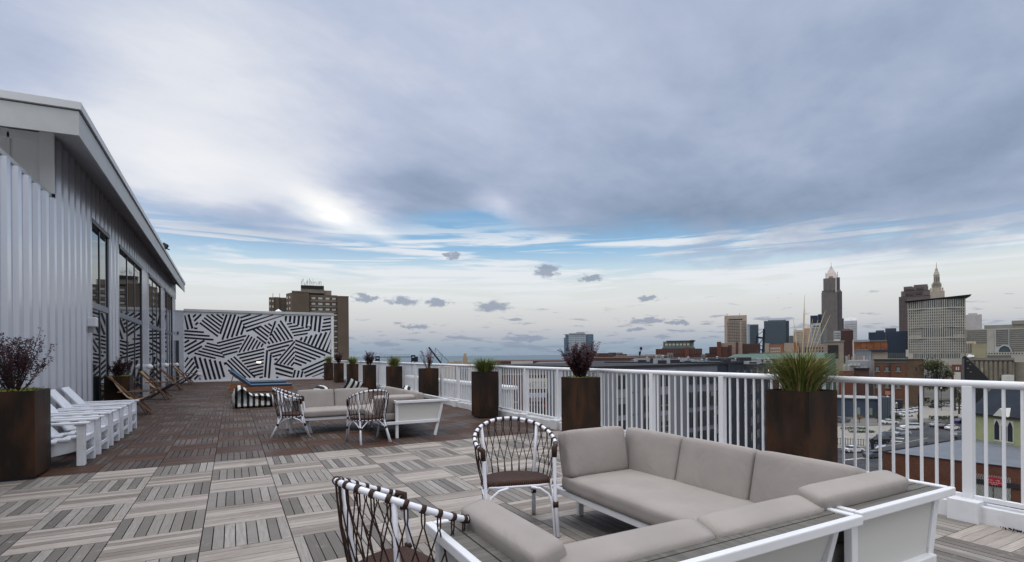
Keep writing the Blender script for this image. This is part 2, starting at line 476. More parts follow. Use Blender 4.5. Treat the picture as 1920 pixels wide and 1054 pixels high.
for a, b, z0, z1 in segs:
    r_ = ribbed(a, b, z0, z1); o0 = len(sh.v); sh.v += r_.v; sh.f += [tuple(o0 + k for k in f) for f in r_.f]; sh.mi += r_.mi
for a, b in ((22.30, 23.83), (27.55, 28.85), (32.3, YF)):
    sh.quad((wx(a) + .03, a, 0), (wx(b) + .03, b, 0), (wx(b) + .03, b, ZW), (wx(a) + .03, a, ZW))
sh.build('wall_sheeting', SIDING, house)
# low wall cap
lc = MB(); lc.box(wx(0) - .30, wx(0) + .075, -2.4, YN - .002, 4.22, 4.30); lc.build('wall_cap', TRIM, house, bevel=.006)
# gable end facing the viewer, above the low roof
ge = MB(); ge.box(-9.0, wx(YN) - .15, YN + .03, YN + .12, 3.6, 5.42); ge.build('gable_panel', mat('gable_panel', (.82, .825, .84), .5), house)
gt = MB()
gt.box(wx(YN) - .15, wx(YN) + .055, YN - .03, YN + .03, 4.302, ZS); gt.box(-3.38, -3.34, YN + .00, YN + .03, 4.2, 5.3); gt.box(-9, wx(YN) - .151, YN, YN + .03, 5.20, 5.36)
gt.build('corner_trim', mat('corner_white', (.78, .79, .80), .5), house, bevel=.005)
lr = MB(); lr.box(-9, wx(0) - .30, -2.4, YN - .031, 4.05, 4.13); lr.build('low_roof', mat('grey_roof', (.45, .45, .46), .8), house)
# body behind the sheeting so nothing shows through
bd = MB(); bd.box(-9, -3.2, -2.4, YN, 0, 4.05); bd.box(-9, -3.2, YN + .12, YF, 0, ZS); bd.build('wall_core', mat('core', (.2, .2, .2), .9), house)
# soffit, fascia, roof
XEa, XEb = -2.11, -2.24; YE0, YE1 = 10.7, YF
def ex(y): return XEa + (XEb - XEa) * (y - YE0) / (YE1 - YE0)
so = MB()
so.quad((-9, YE0 + .02, ZS - .46), (ex(YE0) - .01, YE0 + .02, ZS - .44), (ex(YE1) - .01, YE1, ZS - .44), (-9, YE1, ZS - .46))
# the soffit rises from the fascia foot to the wall head
so = MB()
so.quad((ex(YE0) - .012, YE0 + .012, 4.94), (wx(YN) + .02, YN - .04, ZS), (wx(YF) + .02, YF, ZS), (ex(YE1) - .012, YE1 - .01, 4.94))
so.quad((-9, YE0 + .012, 4.72), (-9, YN, 5.2), (wx(YN) + .02, YN - .04, ZS), (ex(YE0) - .012, YE0 + .012, 4.94))
so.build('soffit', SOFFIT, house)
fa = MB()
fa.box(0, 1, 0, 1, 0, 1) if False else None
def slab(mb, a, b, th, z0a, z1a, z0b, z1b, nx, ny):
    """upright board from a to b with thickness th along (nx,ny)"""
    p = [(a[0], a[1], z0a), (b[0], b[1], z0b), (b[0], b[1], z1b), (a[0], a[1], z1a)]
    q = [(x + nx * th, y + ny * th, z) for x, y, z in p]
    i = len(mb.v); mb.v += p + q
    for f in ((0, 1, 2, 3), (7, 6, 5, 4), (0, 4, 5, 1), (1, 5, 6, 2), (2, 6, 7, 3), (3, 7, 4, 0)): mb.f.append(tuple(i + k for k in f)); mb.mi.append(mb.cur)
slab(fa, (XEa, YE0), (XEb, YE1), .03, 4.92, 5.30, 4.92, 5.30, -1, 0)
slab(fa, (-9, YE0), (XEa - .03, YE0), .03, 4.70, 5.12, 4.92, 5.30, 0, 1)
fa.build('fascia', FASCIA, house)
cp = MB()
slab(cp, (XEa + .035, YE0 - .035), (XEb + .035, YE1 + .02), .10, 5.325, 5.44, 5.325, 5.44, -1, 0)
slab(cp, (-9, YE0 - .035), (XEa - .065, YE0 - .035), .10, 5.145, 5.26, 5.325, 5.44, 0, 1)
cp.build('roof_edge', mat('roof_edge', (.50, .515, .53), .4), house)
sl = MB(); slab(sl, (XEa + .006, YE0 - .006), (XEb + .006, YE1), .02, 5.302, 5.323, 5.302, 5.323, -1, 0); sl.build('shadow_gap', BLACKF, house)
rf = MB(); rf.quad((-9, YE0, 5.2), (XEa - .02, YE0, 5.40), (XEb - .02, YE1, 5.40), (-9, YE1, 5.2)); rf.build('roof', mat('grey_roof2', (.18, .18, .19), .8), house)
# end wall at the far end
ew = MB(); ew.box(-9, wx(YF), YF - .02, YF + .02, 0, 5.36); ew.build('end_wall', SIDING, house)
# windows
def window(y0, y1, n, door):
    f = MB(); a, b = y0, y1; X = wx((a + b) / 2); t = .07
    f.box(X - .06, X + .025, a, a + t, 0.02, ZW); f.box(X - .06, X + .025, b - t, b, .02, ZW)
    f.box(X - .06, X + .060, a - .02, b + .02, ZW - .10, ZW + .005); f.box(X - .06, X + .025, a + t, b - t, .02, .12)
    for k in range(1, n):
        y = a + (b - a) * k / n; f.box(X - .05, X + .018, y - .035, y + .035, .12, ZW - .10)
    fo = f.build('window', BLACKF, house, bevel=.004)
    g = MB(); g.quad((X + .003, a + .03, .06), (X + .003, b - .03, .06), (X + .003, b - .03, ZW - .05), (X + .003, a + .03, ZW - .05)); g.build('pane', GLASS, fo)
    tr = MB(); tr.box(X - .04, X + .03, a + .01, b - .01, ZT - .07, ZT + .07); tr.build('transom', STEELG, fo)
    # reveal trim in sheet metal colour at both sides
    MB().box(X - .07, X + .035, a - .09, a - .021, 0, ZW + .06).build('reveal', SIDING, fo); MB().box(X - .07, X + .035, b + .021, b + .09, 0, ZW + .06).build('reveal', SIDING, fo)
for a, b, n, dd in WINS: window(a, b, n, dd)
# return wall between pavilion and mural, with a dark door
rw = MB().box(wx(YF) - .4, -2.32, YF + .02, MY + .3, 0, 3.86)
rw2 = thing('return_wall', 'narrow white return wall with dark door between the pavilion and the striped mural', 'wall')
rw.build('wall', SIDING, rw2); MB().box(wx(YF) - .4, -2.30, YF + .0, MY + .32, 3.862, 3.94).build('coping', TRIM, rw2)
MB().box(-2.66, -2.52, YF - .01, YF + .018, 0, 2.3).build('door', BLACKF, rw2)
MB().box(-2.60, -2.53, YF - .06, YF + .018, 2.62, 2.78).build('lamp', BLACKF, rw2)

# wall lamps on the pavilion and the flood light on the eave
def wall_lamp(y, z, label, lit=True):
    t = thing('wall_lamp', label, 'lamp', (wx(y) + .03, y, z), 0, 'white lamps between the pavilion windows')
    MB().box(-.02, .03, -.05, .05, -.10, .10).build('mount', WHITE, t)
    m = MB(); m.lathe([(.03, -.08), (.10, -.06), (.11, .03), (.05, .09), (.001, .10)], 12, (.11, 0)); m.build('lamp_shade', WHITE, t, smooth=True)
wall_lamp(23.0, 1.05, 'white wall lamp on the pier beside the second tall window')
wall_lamp(28.2, 1.03, 'white wall lamp on the pier between the two farthest tall windows')
wall_lamp(33.0, 1.0, 'white wall lamp nearest the striped mural')
t = thing('speaker', 'small pale wall speaker with a bracket, left of the first tall window', 'speaker', (wx(14.5) + .05, 14.55, 2.15))
m = MB(); m.box(0, .16, -.10, .10, -.09, .12); m.build('cabinet', WHITE, t, bevel=.02)
MB().box(-.05, .10, -.03, .03, -.22, -.10).build('bracket', mat('dull_metal', (.3, .3, .32), .5), t)
t = thing('flood_light', 'black flood light clamped to the pavilion roof edge', 'lamp', (-2.21, 23.4, 5.45))
m = MB(); m.box(-.07, .12, -.12, .10, .0, .17, Matrix.Rotation(.5, 4, 'Y')); m.build('lamp_head', BLACK, t, bevel=.03)
MB().beam((.03, 0, .0), (.20, -.08, -.08), .04, .04).box(-.05, .05, -.05, .05, -.03, .06).build('bracket', BLACK, t)

# ---------------------------------------------------------------- mural wall
mw = thing('mural_wall', 'long white wall across the far end of the deck painted with black stripes', 'wall')
MXL, MXR = -2.32, 5.50; MZ = 3.90
MB().box(MXL, MXR, MY, MY + .3, 0, MZ).build('wall', MURALW, mw)
MB().box(MXL, MXR + .05, MY - .07, MY + .36, MZ + .002, MZ + .15).build('coping', TRIM, mw, bevel=.01)
MB().box(MXR - .10, MXR + .04, MY - .045, MY - .004, 0, MZ).build('end_trim', RAILW, mw)
MB().box(MXL, MXR - .11, MY - .03, MY - .004, 0, .10).build('skirting', RAILW, mw)
def clip(poly, segp, segd):
    """parameter range of the infinite line inside a polygon (convex or mildly concave)"""
    ts = []
    n = len(poly)
    for i in range(n):
        a, b = poly[i], poly[(i + 1) % n]
        ex_, ey_ = b[0] - a[0], b[1] - a[1]
        den = segd[0] * ey_ - segd[1] * ex_
        if abs(den) < 1e-9: continue
        wx_, wy_ = a[0] - segp[0], a[1] - segp[1]
        t = (wx_ * ey_ - wy_ * ex_) / den; u = (wx_ * segd[1] - wy_ * segd[0]) / den
        if 0 <= u <= 1: ts.append(t)
    ts.sort(); return [(ts[k], ts[k + 1]) for k in range(0, len(ts) - 1, 2)]
REG = [  # polygon, direction, a point on a bar, period across   (read off the photographed mural)
 ([(90, 172), (172, 172), (205, 318), (150, 345), (90, 330)], (45, 165), (92, 190), 48),
 ([(175, 172), (335, 172), (212, 290)], (-110, 104), (330, 178), 40),
 ([(340, 172), (528, 172), (528, 200), (450, 452), (236, 292)], (200, 150), (240, 296), 37),
 ([(90, 345), (210, 322), (250, 330), (430, 452), (90, 446)], (300, 22), (90, 428), 37),
 ([(545, 172), (672, 172), (735, 250), (770, 372), (740, 392), (462, 466)], (-95, 275), (556, 180), 44),
 ([(690, 172), (1225, 172), (1200, 196), (772, 368), (722, 262)], (410, -140), (778, 356), 40),
 ([(805, 352), (1060, 255), (1062, 280), (990, 498)], (185, 140), (820, 366), 38),
 ([(1068, 252), (1140, 235), (1112, 300), (1038, 410), (1015, 400)], (-50, 135), (1086, 265), 40),
 ([(1145, 238), (1178, 240), (1290, 440), (1002, 506), (1015, 440), (1110, 300)], (125, 185), (1150, 250), 40),
 ([(1205, 188), (1622, 188), (1572, 372), (1530, 362), (1186, 236)], (-18, 170), (1540, 190), 47),
 ([(1192, 240), (1525, 362), (1298, 420)], (150, -24), (1296, 406), 34),
 ([(1625, 198), (1712, 192), (1712, 352), (1592, 366)], (120, -16), (1608, 272), 38),
 ([(1310, 440), (1712, 354), (1712, 578), (1680, 592)], (-85, 185), (1700, 368), 44),
 ([(1308, 450), (1700, 598), (1350, 748), (1300, 744)], (350, 132), (1316, 460), 39),
 ([(1306, 456), (1300, 748), (1085, 706)], (-190, 222), (1298, 478), 36),
 ([(992, 520), (1290, 455), (1092, 690), (1030, 600), (1005, 560)], (270, -72), (1000, 535), 38),
 ([(985, 560), (1022, 572), (1078, 690), (1060, 890), (965, 862)], (-22, 270), (1000, 575), 44),
 ([(1072, 702), (1292, 772), (1272, 884), (1100, 870), (1085, 740)], (190, 55), (1080, 715), 46),
 ([(1345, 768), (1712, 600), (1712, 790), (1620, 862), (1420, 870), (1400, 800)], (390, -165), (1312, 770), 40),
 ([(1300, 780), (1400, 798), (1420, 874), (1280, 874)], (-16, 70), (1305, 795), 42),
 ([(668, 622), (972, 546), (955, 872), (870, 866)], (290, -68), (680, 620), 37),
 ([(555, 680), (645, 628), (870, 868), (640, 872), (530, 720)], (210, 205), (636, 640), 36),
 ([(686, 594), (795, 392), (985, 508), (905, 548)], (-105, 182), (800, 405), 36),
 ([(448, 488), (778, 396), (662, 606), (520, 640)], (315, -82), (450, 490), 36),
 ([(350, 462), (448, 482), (555, 684), (196, 602), (300, 540)], (340, 84), (206, 600), 35),
 ([(90, 455), (380, 460), (150, 612), (90, 606)], (238, -130), (136, 604), 42),
 ([(192, 632), (545, 700), (528, 880), (290, 900)], (65, 225), (205, 640), 50),
 ([(90, 650), (180, 640), (275, 890), (90, 892)], (90, -105), (95, 756), 42),
]
sm_ = MB()
for poly, d, p0, per in REG:
    L = math.hypot(*d); d = (d[0] / L, d[1] / L); nrm = (-d[1], d[0]); cx_ = sum(p[0] for p in poly) / len(poly); cy_ = sum(p[1] for p in poly) / len(poly)
    for k in range(-14, 15):
        q = (p0[0] + nrm[0] * per * k, p0[1] + nrm[1] * per * k)
        for t0, t1 in clip(poly, q, d):
            t0 += 1; t1 -= 1
            if t1 - t0 < 12: continue
            hw = per * .265; P4 = []
            for tt, sg in ((t0, -1), (t1, -1), (t1, 1), (t0, 1)):
                zx = q[0] + d[0] * tt + nrm[0] * hw * sg; zy = q[1] + d[1] * tt + nrm[1] * hw * sg
                g_ = onY(330 + zx / 5.855, 560 + zy / 5.855, MY)
                P4.append((min(max(g_.x, MXL + .02), MXR - .115), MY - .004, min(max(g_.z, .11), MZ - .02)))
            sm_.quad(*P4)
sm_.build('painted_stripes', mat('mural_black', (.010, .012, .022), .6), mw)
def mural_lamp(u, v, label, lit=False):
    g_ = onY(u, v, MY)
    t = thing('wall_lamp', label, 'lamp', (g_.x, MY, g_.z), 0, 'lamps on the striped mural wall')
    MB().box(-.09, .09, -.09, -.005, -.05, .05).build('lamp_housing', WHITE, t, bevel=.01)
    if lit: MB().box(-.12, .12, -.13, -.092, -.03, .07).build('lamp_glass', mat('lit_glass', (.8, .7, .6), .4, emit=((1, .72, .5), 1.6)), t)
mural_lamp(375, 702, 'small unlit white lamp low on the left of the striped mural')
mural_lamp(485, 680, 'small glowing warm lamp in the middle of the striped mural', True)
mural_lamp(579, 610, 'small white lamp high on the right of the striped mural')
# vent stack behind the mural
g_ = onD(522, 590, 37)
t = thing('vent_stack', 'white capped vent pipe standing behind the striped mural wall', 'vent', (g_.x, g_.y, 0))
m = MB(); m.lathe([(.14, -.4), (.14, 4.5), (.001, 4.5)], 14); m.build('pipe', RAILW, t, smooth=False)
m = MB(); m.lathe([(.001, 4.52), (.23, 4.52), (.23, 4.58), (.001, 4.74)], 14); m.build('cap', RAILW, t)
m = MB().box(-.6, -.2, -.3, .3, -.4, 4.28); m.build('curb', RAILW, t)

# ---------------------------------------------------------------- railing
RX = 5.33
rail = thing('deck_railing', 'white metal railing with round top rail running along the right edge of the deck', 'railing')
kb = MB(); kb.box(KX, KX + .16, -2.4, MY - .05, -.02, .135); kb.build('kerb', KERB, rail, bevel=.006)
tp = MB(); tp.tube([(RX, y, 1.112) for y in (-2.4, 5, 12, 20, MY - .05)], .032, 14); tp.build('top_rail', RAILW, rail, smooth=True)
bt = MB(); bt.box(RX - .022, RX + .022, -2.4, MY - .05, .165, .20); bt.build('bottom_rail', RAILW, rail, bevel=.003)
posts = []; y = 2.02 - 1.245 * 3
while y < MY - .2: posts.append(y); y += 1.245
pm = MB().box(-.032, .032, -.036, .036, .002, .96, ); bm_ = MB().box(-.13, .05, -.105, .105, -.155, .035)
pme = None
for y in posts:
    if pme is None:
        po = pm.build('post', RAILW, rail, bevel=.004); bo = bm_.build('post_base', KERB, po, bevel=.006); pme = (po.data, bo.data)
    else:
        po = po.copy(); C.objects.link(po); bo = bo.copy(); C.objects.link(bo); bo.parent = po
    po.location = (RX, y, .135); bo.location = (0, 0, .0)
bal = MB(); far_b = MB(); nb = 0; first = None
for a, b in zip(posts, posts[1:]):
    for k in range(1, 11):
        y = a + (b - a) * k / 11
        if y < 12.2:
            if first is None:
                m = MB(); m.box(-.0095, .0095, -.0095, .0095, .195, 1.085); first = m.build('baluster', RAILW, rail); first.location = (RX, y, 0)
            elif nb < 98:
                c_ = first.copy(); C.objects.link(c_); c_.location = (RX, y, 0)
            else: far_b.box(RX - .0095, RX + .0095, y - .0095, y + .0095, .195, 1.085)
            nb += 1
        else: far_b.box(RX - .0095, RX + .0095, y - .0095, y + .0095, .195, 1.085)
tag(far_b.build('baluster', RAILW, rail), kind='stuff')

# white parapet of the neighbouring stair just outside the railing
sp = thing('stair_enclosure', 'low white panelled stair enclosure just outside the railing by the grass planter', 'enclosure')
m = MB(); XW_ = 6.35
m.box(XW_, XW_ + .10, 12.3, 21.5, -3.0, .46)
k = 12.3
while k < 21.4: m.box(XW_ - .02, XW_ - .001, k, k + .03, -3, .38); k += .42
m.build('panel_wall', KERB, sp)
MB().box(XW_ - .10, XW_ + .25, 12.2, 21.6, .462, .56).build('roof_cap', RAILW, sp, bevel=.02)
MB().box(XW_ + .10, XW_ + .18, 12.3, 21.5, -3, .46).build('body', KERB, sp)

# ================================================================ furniture
# ---------------------------------------------------------------- sectional sofas
def sofa(name, label, cat, L, lo=True, hi=True, cushions=(3,), loc=(0, 0, 0), rz=0, group=None, arm_c=(True, True), bh=.20, arm_x=.28, bx=.56, bt=13, yr=None, al=.345, ay=.20, fx=0.0):
    """seat front at x=0, back towards +x, length along y"""
    t = thing(name, label, cat, loc, rz, group)
    A0, A1, AW, ZTp = .24, 1.17, .245, .63
    a, b = (AW if lo else 0), (L - AW if hi else L)
    fr = MB(); fr.box(fx, fx + .05, .02, L - .02, .235, .285); fr.box(fx + .05, .95, .02, .07, .235, .285); fr.box(fx + .05, .95, L - .07, L - .02, .235, .285); fr.box(.95, 1.0, .02, L - .02, .235, .285)
    fr.build('seat_frame', WHITE, t, bevel=.006)
    MB().box(fx + .05, .95, .07, L - .07, .265, .278).build('seat_base', SLATG, t)
    for y in ((.035), (L - .035)):
        arm = lo if y < .1 else hi
        if arm or True:
            yy = y + (.03 if y < .1 else -.03)
            if arm:
                MB().beam((A0 + .03, yy, .003), (A0 + .03, yy, .585), .04, .05).build('leg', WHITE, t, bevel=.004)
                MB().beam((.93, yy, .003), (1.07, yy, .585), .04, .05).build('leg', WHITE, t, bevel=.004)
                p = MB(); i = 0
                y0, y1 = yy - .006, yy + .006
                poly = [(A0 + .05, .27), (.965, .27), (1.045, .585), (A0 + .05, .585)]
                c = [(x, y0, z) for x, z in poly] + [(x, y1, z) for x, z in poly]; p.v = c
                p.f = [(0, 1, 2, 3), (7, 6, 5, 4), (0, 4, 5, 1), (1, 5, 6, 2), (2, 6, 7, 3), (3, 7, 4, 0)]; p.mi = [0] * 6
                p.build('side_panel', mat('sling_panel', (.50, .50, .48), .6), t)
            else:
                MB().box(A0, A0 + .04, yy - .02, yy + .02, .003, .235).build('leg', WHITE, t, bevel=.004)
                MB().beam((.93, yy, .003), (1.07, yy, .585), .04, .05).build('leg', WHITE, t, bevel=.004)
                p = MB(); poly = [(.70, .29), (.925, .29), (1.02, .585), (.93, .585)]; p.v = [(x, yy - .006, z) for x, z in poly] + [(x, yy + .006, z) for x, z in poly]
                p.f = [(0, 1, 2, 3), (7, 6, 5, 4), (0, 4, 5, 1), (1, 5, 6, 2), (2, 6, 7, 3), (3, 7, 4, 0)]; p.mi = [0] * 6; p.build('side_panel', mat('sling_panel', (.50, .50, .48), .6), t)
    # back panel
    p = MB(); c = []
    for yy in (.05, L - .05):
        c += [(.965, yy, .27), (.985, yy, .27), (1.085, yy, .585), (1.065, yy, .585)]
    p.v = c; p.f = [(0, 3, 2, 1), (4, 5, 6, 7), (0, 4, 7, 3), (1, 2, 6, 5), (0, 1, 5, 4), (3, 7, 6, 2)]; p.mi = [0] * 6
    p.build('back_panel', mat('sling_panel', (.50, .50, .48), .6), t)
    # tray rim (white) : arms and back
    def rim(x0, x1, y0, y1, skip=()):
        m = MB(); w_, z0, z1 = .035, ZTp - .045, ZTp
        if 'lo' not in skip: m.box(x0, x1, y0, y0 + w_, z0, z1)
        if 'hi' not in skip: m.box(x0, x1, y1 - w_, y1, z0, z1)
        if 'in' not in skip: m.box(x0, x0 + w_, y0 + (0 if 'lo' in skip else w_), y1 - (0 if 'hi' in skip else w_), z0, z1)
        if 'out' not in skip: m.box(x1 - w_, x1, y0 + (0 if 'lo' in skip else w_), y1 - (0 if 'hi' in skip else w_), z0, z1)
        return m
    def slats(x0, x1, y0, y1, along):
        if along == 'x':
            n = 3; w_ = (y1 - y0) / n
            for k in range(n): MB().box(x0, x1, y0 + k * w_ + .004, y0 + (k + 1) * w_ - .004, ZTp - .028, ZTp - .010).build('tray_slat', SLATG, t)
        else:
            n = 3; w_ = (x1 - x0) / n
            for k in range(n): MB().box(x0 + k * w_ + .004, x0 + (k + 1) * w_ - .004, y0, y1, ZTp - .028, ZTp - .010).build('tray_slat', SLATY, t)
    if lo: rim(A0, A1, 0, AW, ('hi',)).build('tray_rim', WHITE, t, bevel=.006); slats(A0 + .036, A1 - .036, .036, AW, 'x')
    if hi: rim(A0, A1, L - AW, L, ('lo',)).build('tray_rim', WHITE, t, bevel=.006); slats(A0 + .036, A1 - .036, L - AW, L - .036, 'x')
    m = MB(); y0_, y1_ = (AW if lo else 0), (L - AW if hi else L)
    m.box(A1 - .035, A1, y0_ + .001, y1_ - .001, ZTp - .045, ZTp)
    if not lo: m.box(A1 - .245, A1 - .036, 0, .035, ZTp - .045, ZTp)
    if not hi: m.box(A1 - .245, A1 - .036, L - .035, L, ZTp - .045, ZTp)
    m.build('back_rim', WHITE, t, bevel=.006)
    slats(A1 - .245, A1 - .036, y0_ + (0 if lo else .036), y1_ - (0 if hi else .036), 'y')
    # cushions
    ya, yb = (.15 if lo else .02), (L - .21 if hi else L - .02)
    MB().cushion(((fx - .03 + .90) / 2, (ya + yb) / 2, .352), ((.93 - fx) / 2, (yb - ya) / 2, .070), .045, .04, n=12).build('seat_cushion', CUSH, t, smooth=True)
    ya, yb = yr or (ya, yb); nb_ = cushions[0]; w_ = (yb - ya) / nb_
    for k in range(nb_):
        yc = ya + w_ * (k + .5)
        M = Matrix.Translation((bx, yc, .385)) @ Matrix.Rotation(R(bt), 4, 'Y')
        MB().cushion((.08, 0, bh - .015), (.080, w_ / 2 - .003, bh), .036, .035, M=M, n=16).build('back_cushion', CUSH, t, smooth=True)
    if lo and arm_c[0]:
        M = Matrix.Translation((arm_x, ay, .40)) @ Matrix.Rotation(R(14), 4, 'X')
        MB().cushion((.0, .085, .140), (al, .078, .155), .036, .035, M=M, n=16).build('arm_cushion', CUSH, t, smooth=True)
    if hi and arm_c[1]:
        M = Matrix.Translation((.28, L - .205, .39)) @ Matrix.Rotation(R(-12), 4, 'X')
        MB().cushion((.0, -.085, .175), (.30, .08, .19), .036, .035, M=M, n=16).build('arm_cushion', CUSH, t, smooth=True)
    return t
G1 = 'white framed sectional sofa pieces by the railing'; G2 = 'white framed sectional sofa pieces on the dark deck'
sofa('sectional_sofa', 'white framed taupe sofa with its back to the railing, nearest the viewer', 'sofa', 2.38, True, True, (3,), (2.33, 1.385, 0), 0, G1, arm_x=.53, yr=(.245, 2.17), al=.41, ay=.165)
# piece with its back to the viewer: local +x -> world -y, local y -> world +x
sofa('sectional_sofa', 'taupe sofa whose back and slatted tray face the viewer at the bottom edge', 'sofa', 1.78, True, False, (2,), (.755, 2.525, 0), R(-90), G1, bh=.168, arm_x=.62, bx=.79, bt=18, yr=(.24, 1.74), fx=.40)
sofa('sectional_sofa', 'far sofa piece with its tapered white end panel towards the pale deck', 'sofa', 2.36, True, False, (3,), (2.13, 8.62, 0), 0, G2, arm_c=(True, False))
sofa('sectional_sofa', 'far sofa piece facing the viewer between the two rope chairs', 'sofa', 1.55, False, True, (2,), (2.40, 9.98, 0), R(90), G2, arm_c=(False, False))

# ---------------------------------------------------------------- rope chairs
def plan(th, rx, ry, y0):
    """open oval seen from above; th 0 = back centre (+y), +-1 = front ends"""
    a = th * R(118); sx = math.sin(a); cy_ = math.cos(a)
    return sx * rx, y0 + cy_ * ry
def rim_pt(th):
    x, y = plan(th, .315, .30, .0)
    z = .655 + (.185) * (math.cos(min(abs(th), 1) * math.pi) * .5 + .5) ** .65
    if abs(th) > .9: pass
    return Vector((x * (1 + .02), y + .02 * (1 - abs(th)), z))
def ring_pt(th):
    x, y = plan(th, .262, .245, 0); return Vector((x, y, .365))
def rope_chair(name, label, loc, rz, group, cordr=.0036, seg=9):
    t = thing(name, label, 'chair', loc, rz, group)
    N = 40; ths = [-1 + 2 * k / N for k in range(N + 1)]
    rm = MB(); pts = [rim_pt(h) for h in ths]
    rm.tube(pts, .0145, 10); rm.build('rim', CWHITE, t, smooth=True)
    rg = MB(); pr = [ring_pt(h) for h in ths]; fl = [pr[-1].lerp(pr[0], k / 6) + Vector((0, -.012, 0)) for k in range(1, 6)]
    rg.tube(pr + fl, .012, 8, closed=True); rg.build('seat_ring', CWHITE, t, smooth=True)
    # seat
    st = MB(); c0 = []; 
    poly = [(p.x * 1.02, p.y * 1.02) for p in (pr + fl)]
    rings = [(1.0, .362), (1.03, .378), (1.0, .400), (.93, .410), (.6, .406), (.3, .400), (.0, .399)]
    for f_, z in rings:
        for (x, y) in poly: c0.append((x * f_, y * f_, z))
    n = len(poly); st.v = c0
    for i in range(len(rings) - 1):
        for k in range(n):
            k2 = (k + 1) % n; st.f.append((i * n + k, i * n + k2, (i + 1) * n + k2, (i + 1) * n + k)); st.mi.append(0)
    st.f.append(tuple(range(n))); st.mi.append(0)
    st.build('woven_seat', WEAVE, t, smooth=True)
    # legs
    for sx in (-1, 1):
        e = rim_pt(sx); foot = Vector((sx * .262, -.285, .002)); knee = Vector((sx * .272, -.165, .365))
        lg = MB(); lg.tube([foot, Vector((sx * .270, -.185, .30)), Vector((e.x * .985, e.y - .002, .60)), Vector((e.x, e.y, e.z - .005))], .0145, 9)
        lg.tube([foot + Vector((-sx * .022, .015, 0)), Vector((sx * .250, -.175, .24)), Vector((sx * .225, -.16, .30)), Vector((sx * .16, -.150, .345)), Vector((sx * .09, -.148, .360))], .0095, 7)
        lg.tube([Vector((sx * .262, -.175, .24)), Vector((sx * .272, -.11, .31)), Vector((sx * .270, -.02, .352))], .0095, 7)
        lo_ = lg.build('leg', CWHITE, t, smooth=True)
        wr = MB(); mid = foot.lerp(Vector((sx * .270, -.185, .30)), .76)
        wr.tube([mid - Vector((0, 0, .022)), mid + Vector((0, 0, .022))], .0215, 10)
        wr.build('leg_wrap', RATTAN, lo_, smooth=True); wr = MB()
        wr.tube([Vector((e.x * .99, e.y - .001, e.z - .075)), Vector((e.x, e.y, e.z + .004)), rim_pt(sx * .96), rim_pt(sx * .93)], .0195, 10)
        wr.build('arm_wrap', RATTAN, lo_, smooth=True); wr = MB()
        wr.tube([Vector((sx * .272, -.165, .375)), Vector((sx * .275, -.16, .40))], .0195, 8)
        wr.build('leg_wrap', RATTAN, lo_, smooth=True)
        # rear post and splayed rear leg
        h = .40 * sx; a_ = ring_pt(h); b_ = rim_pt(h)
        ft = Vector((sx * .245, .335, .002))
        rl = MB(); rl.tube([b_, a_.lerp(b_, .5) + Vector((sx * .004, .004, 0)), a_, a_.lerp(ft, .4), ft], [.0125, .0125, .0140, .0145, .0145], 9)
        q = a_.lerp(ft, .36)
        rl.tube([ft + Vector((-sx * .02, -.012, 0)), q + Vector((-sx * .012, -.008, 0)), ring_pt(.18 * sx) + Vector((0, .0, -.02)), ring_pt(.10 * sx)], .009, 7)
        rl.tube([q, ring_pt(.60 * sx) + Vector((0, 0, -.025)), ring_pt(.68 * sx)], .009, 7)
        ro = rl.build('leg', CWHITE, t, smooth=True)
        wr = MB(); wr.tube([q - Vector((0, 0, .02)), q + Vector((0, 0, .02))], .021, 10); wr.build('leg_wrap', RATTAN, ro, smooth=True)
    # cord net
    cn = MB(); M_ = 18; sp_ = 2 / (M_ + 1)
    def surf(h, s_):
        h = max(-.985, min(.985, h)); a, b = rim_pt(h), ring_pt(h); p = a.lerp(b, s_)
        bulge = math.sin(s_ * math.pi) * .012; d = Vector((p.x, p.y, 0)).normalized(); return p + d * (bulge + .004)
    for k in range(M_):
        h = -1 + sp_ * (k + 1)
        a = rim_pt(h); tt = (rim_pt(h + .01) - rim_pt(h - .01)).normalized()
        cn.tube([a - tt * .010, a + tt * .010], .0190, 9)
        a = ring_pt(h); tt = (ring_pt(h + .01) - ring_pt(h - .01)).normalized()
        cn.tube([a - tt * .011, a + tt * .011], .0160, 7)
        for sg in (-1, 1):
            w_ = sp_ * sg
            path = [(h + w_ * .10, .0), (h + w_ * .10, .14), (h + w_ * .05, .20), (h + w_ * .5, .46), (h + w_ * 1.0, .72), (h + w_ * .95, .86), (h + w_ * .9, 1.0)]
            pts = [surf(u_, s_) for u_, s_ in path]
            cn.tube(pts, cordr, 5, caps=False)
    cn.build('cord_netting', RATTAN, t, smooth=True)
    return t
GR = 'white rope back armchairs'
# local front is -y ; heading angle rz turns the chair
rc = rope_chair('rope_chair', 'rope armchair facing the viewer beside the left end of the near sofa', (1.965, 3.68, 0), R(-15), GR)
dup(rc, 'rope armchair cut off by the bottom edge, in the foreground', (.715, 2.39, 0), R(105), GR)
dup(rc, 'rope armchair seen from behind, in front of the far sofa', (1.92, 8.64, 0), R(188), GR)
dup(rc, 'rope armchair in profile facing right, left of the far sofa', (.92, 9.87, 0), R(80), GR)

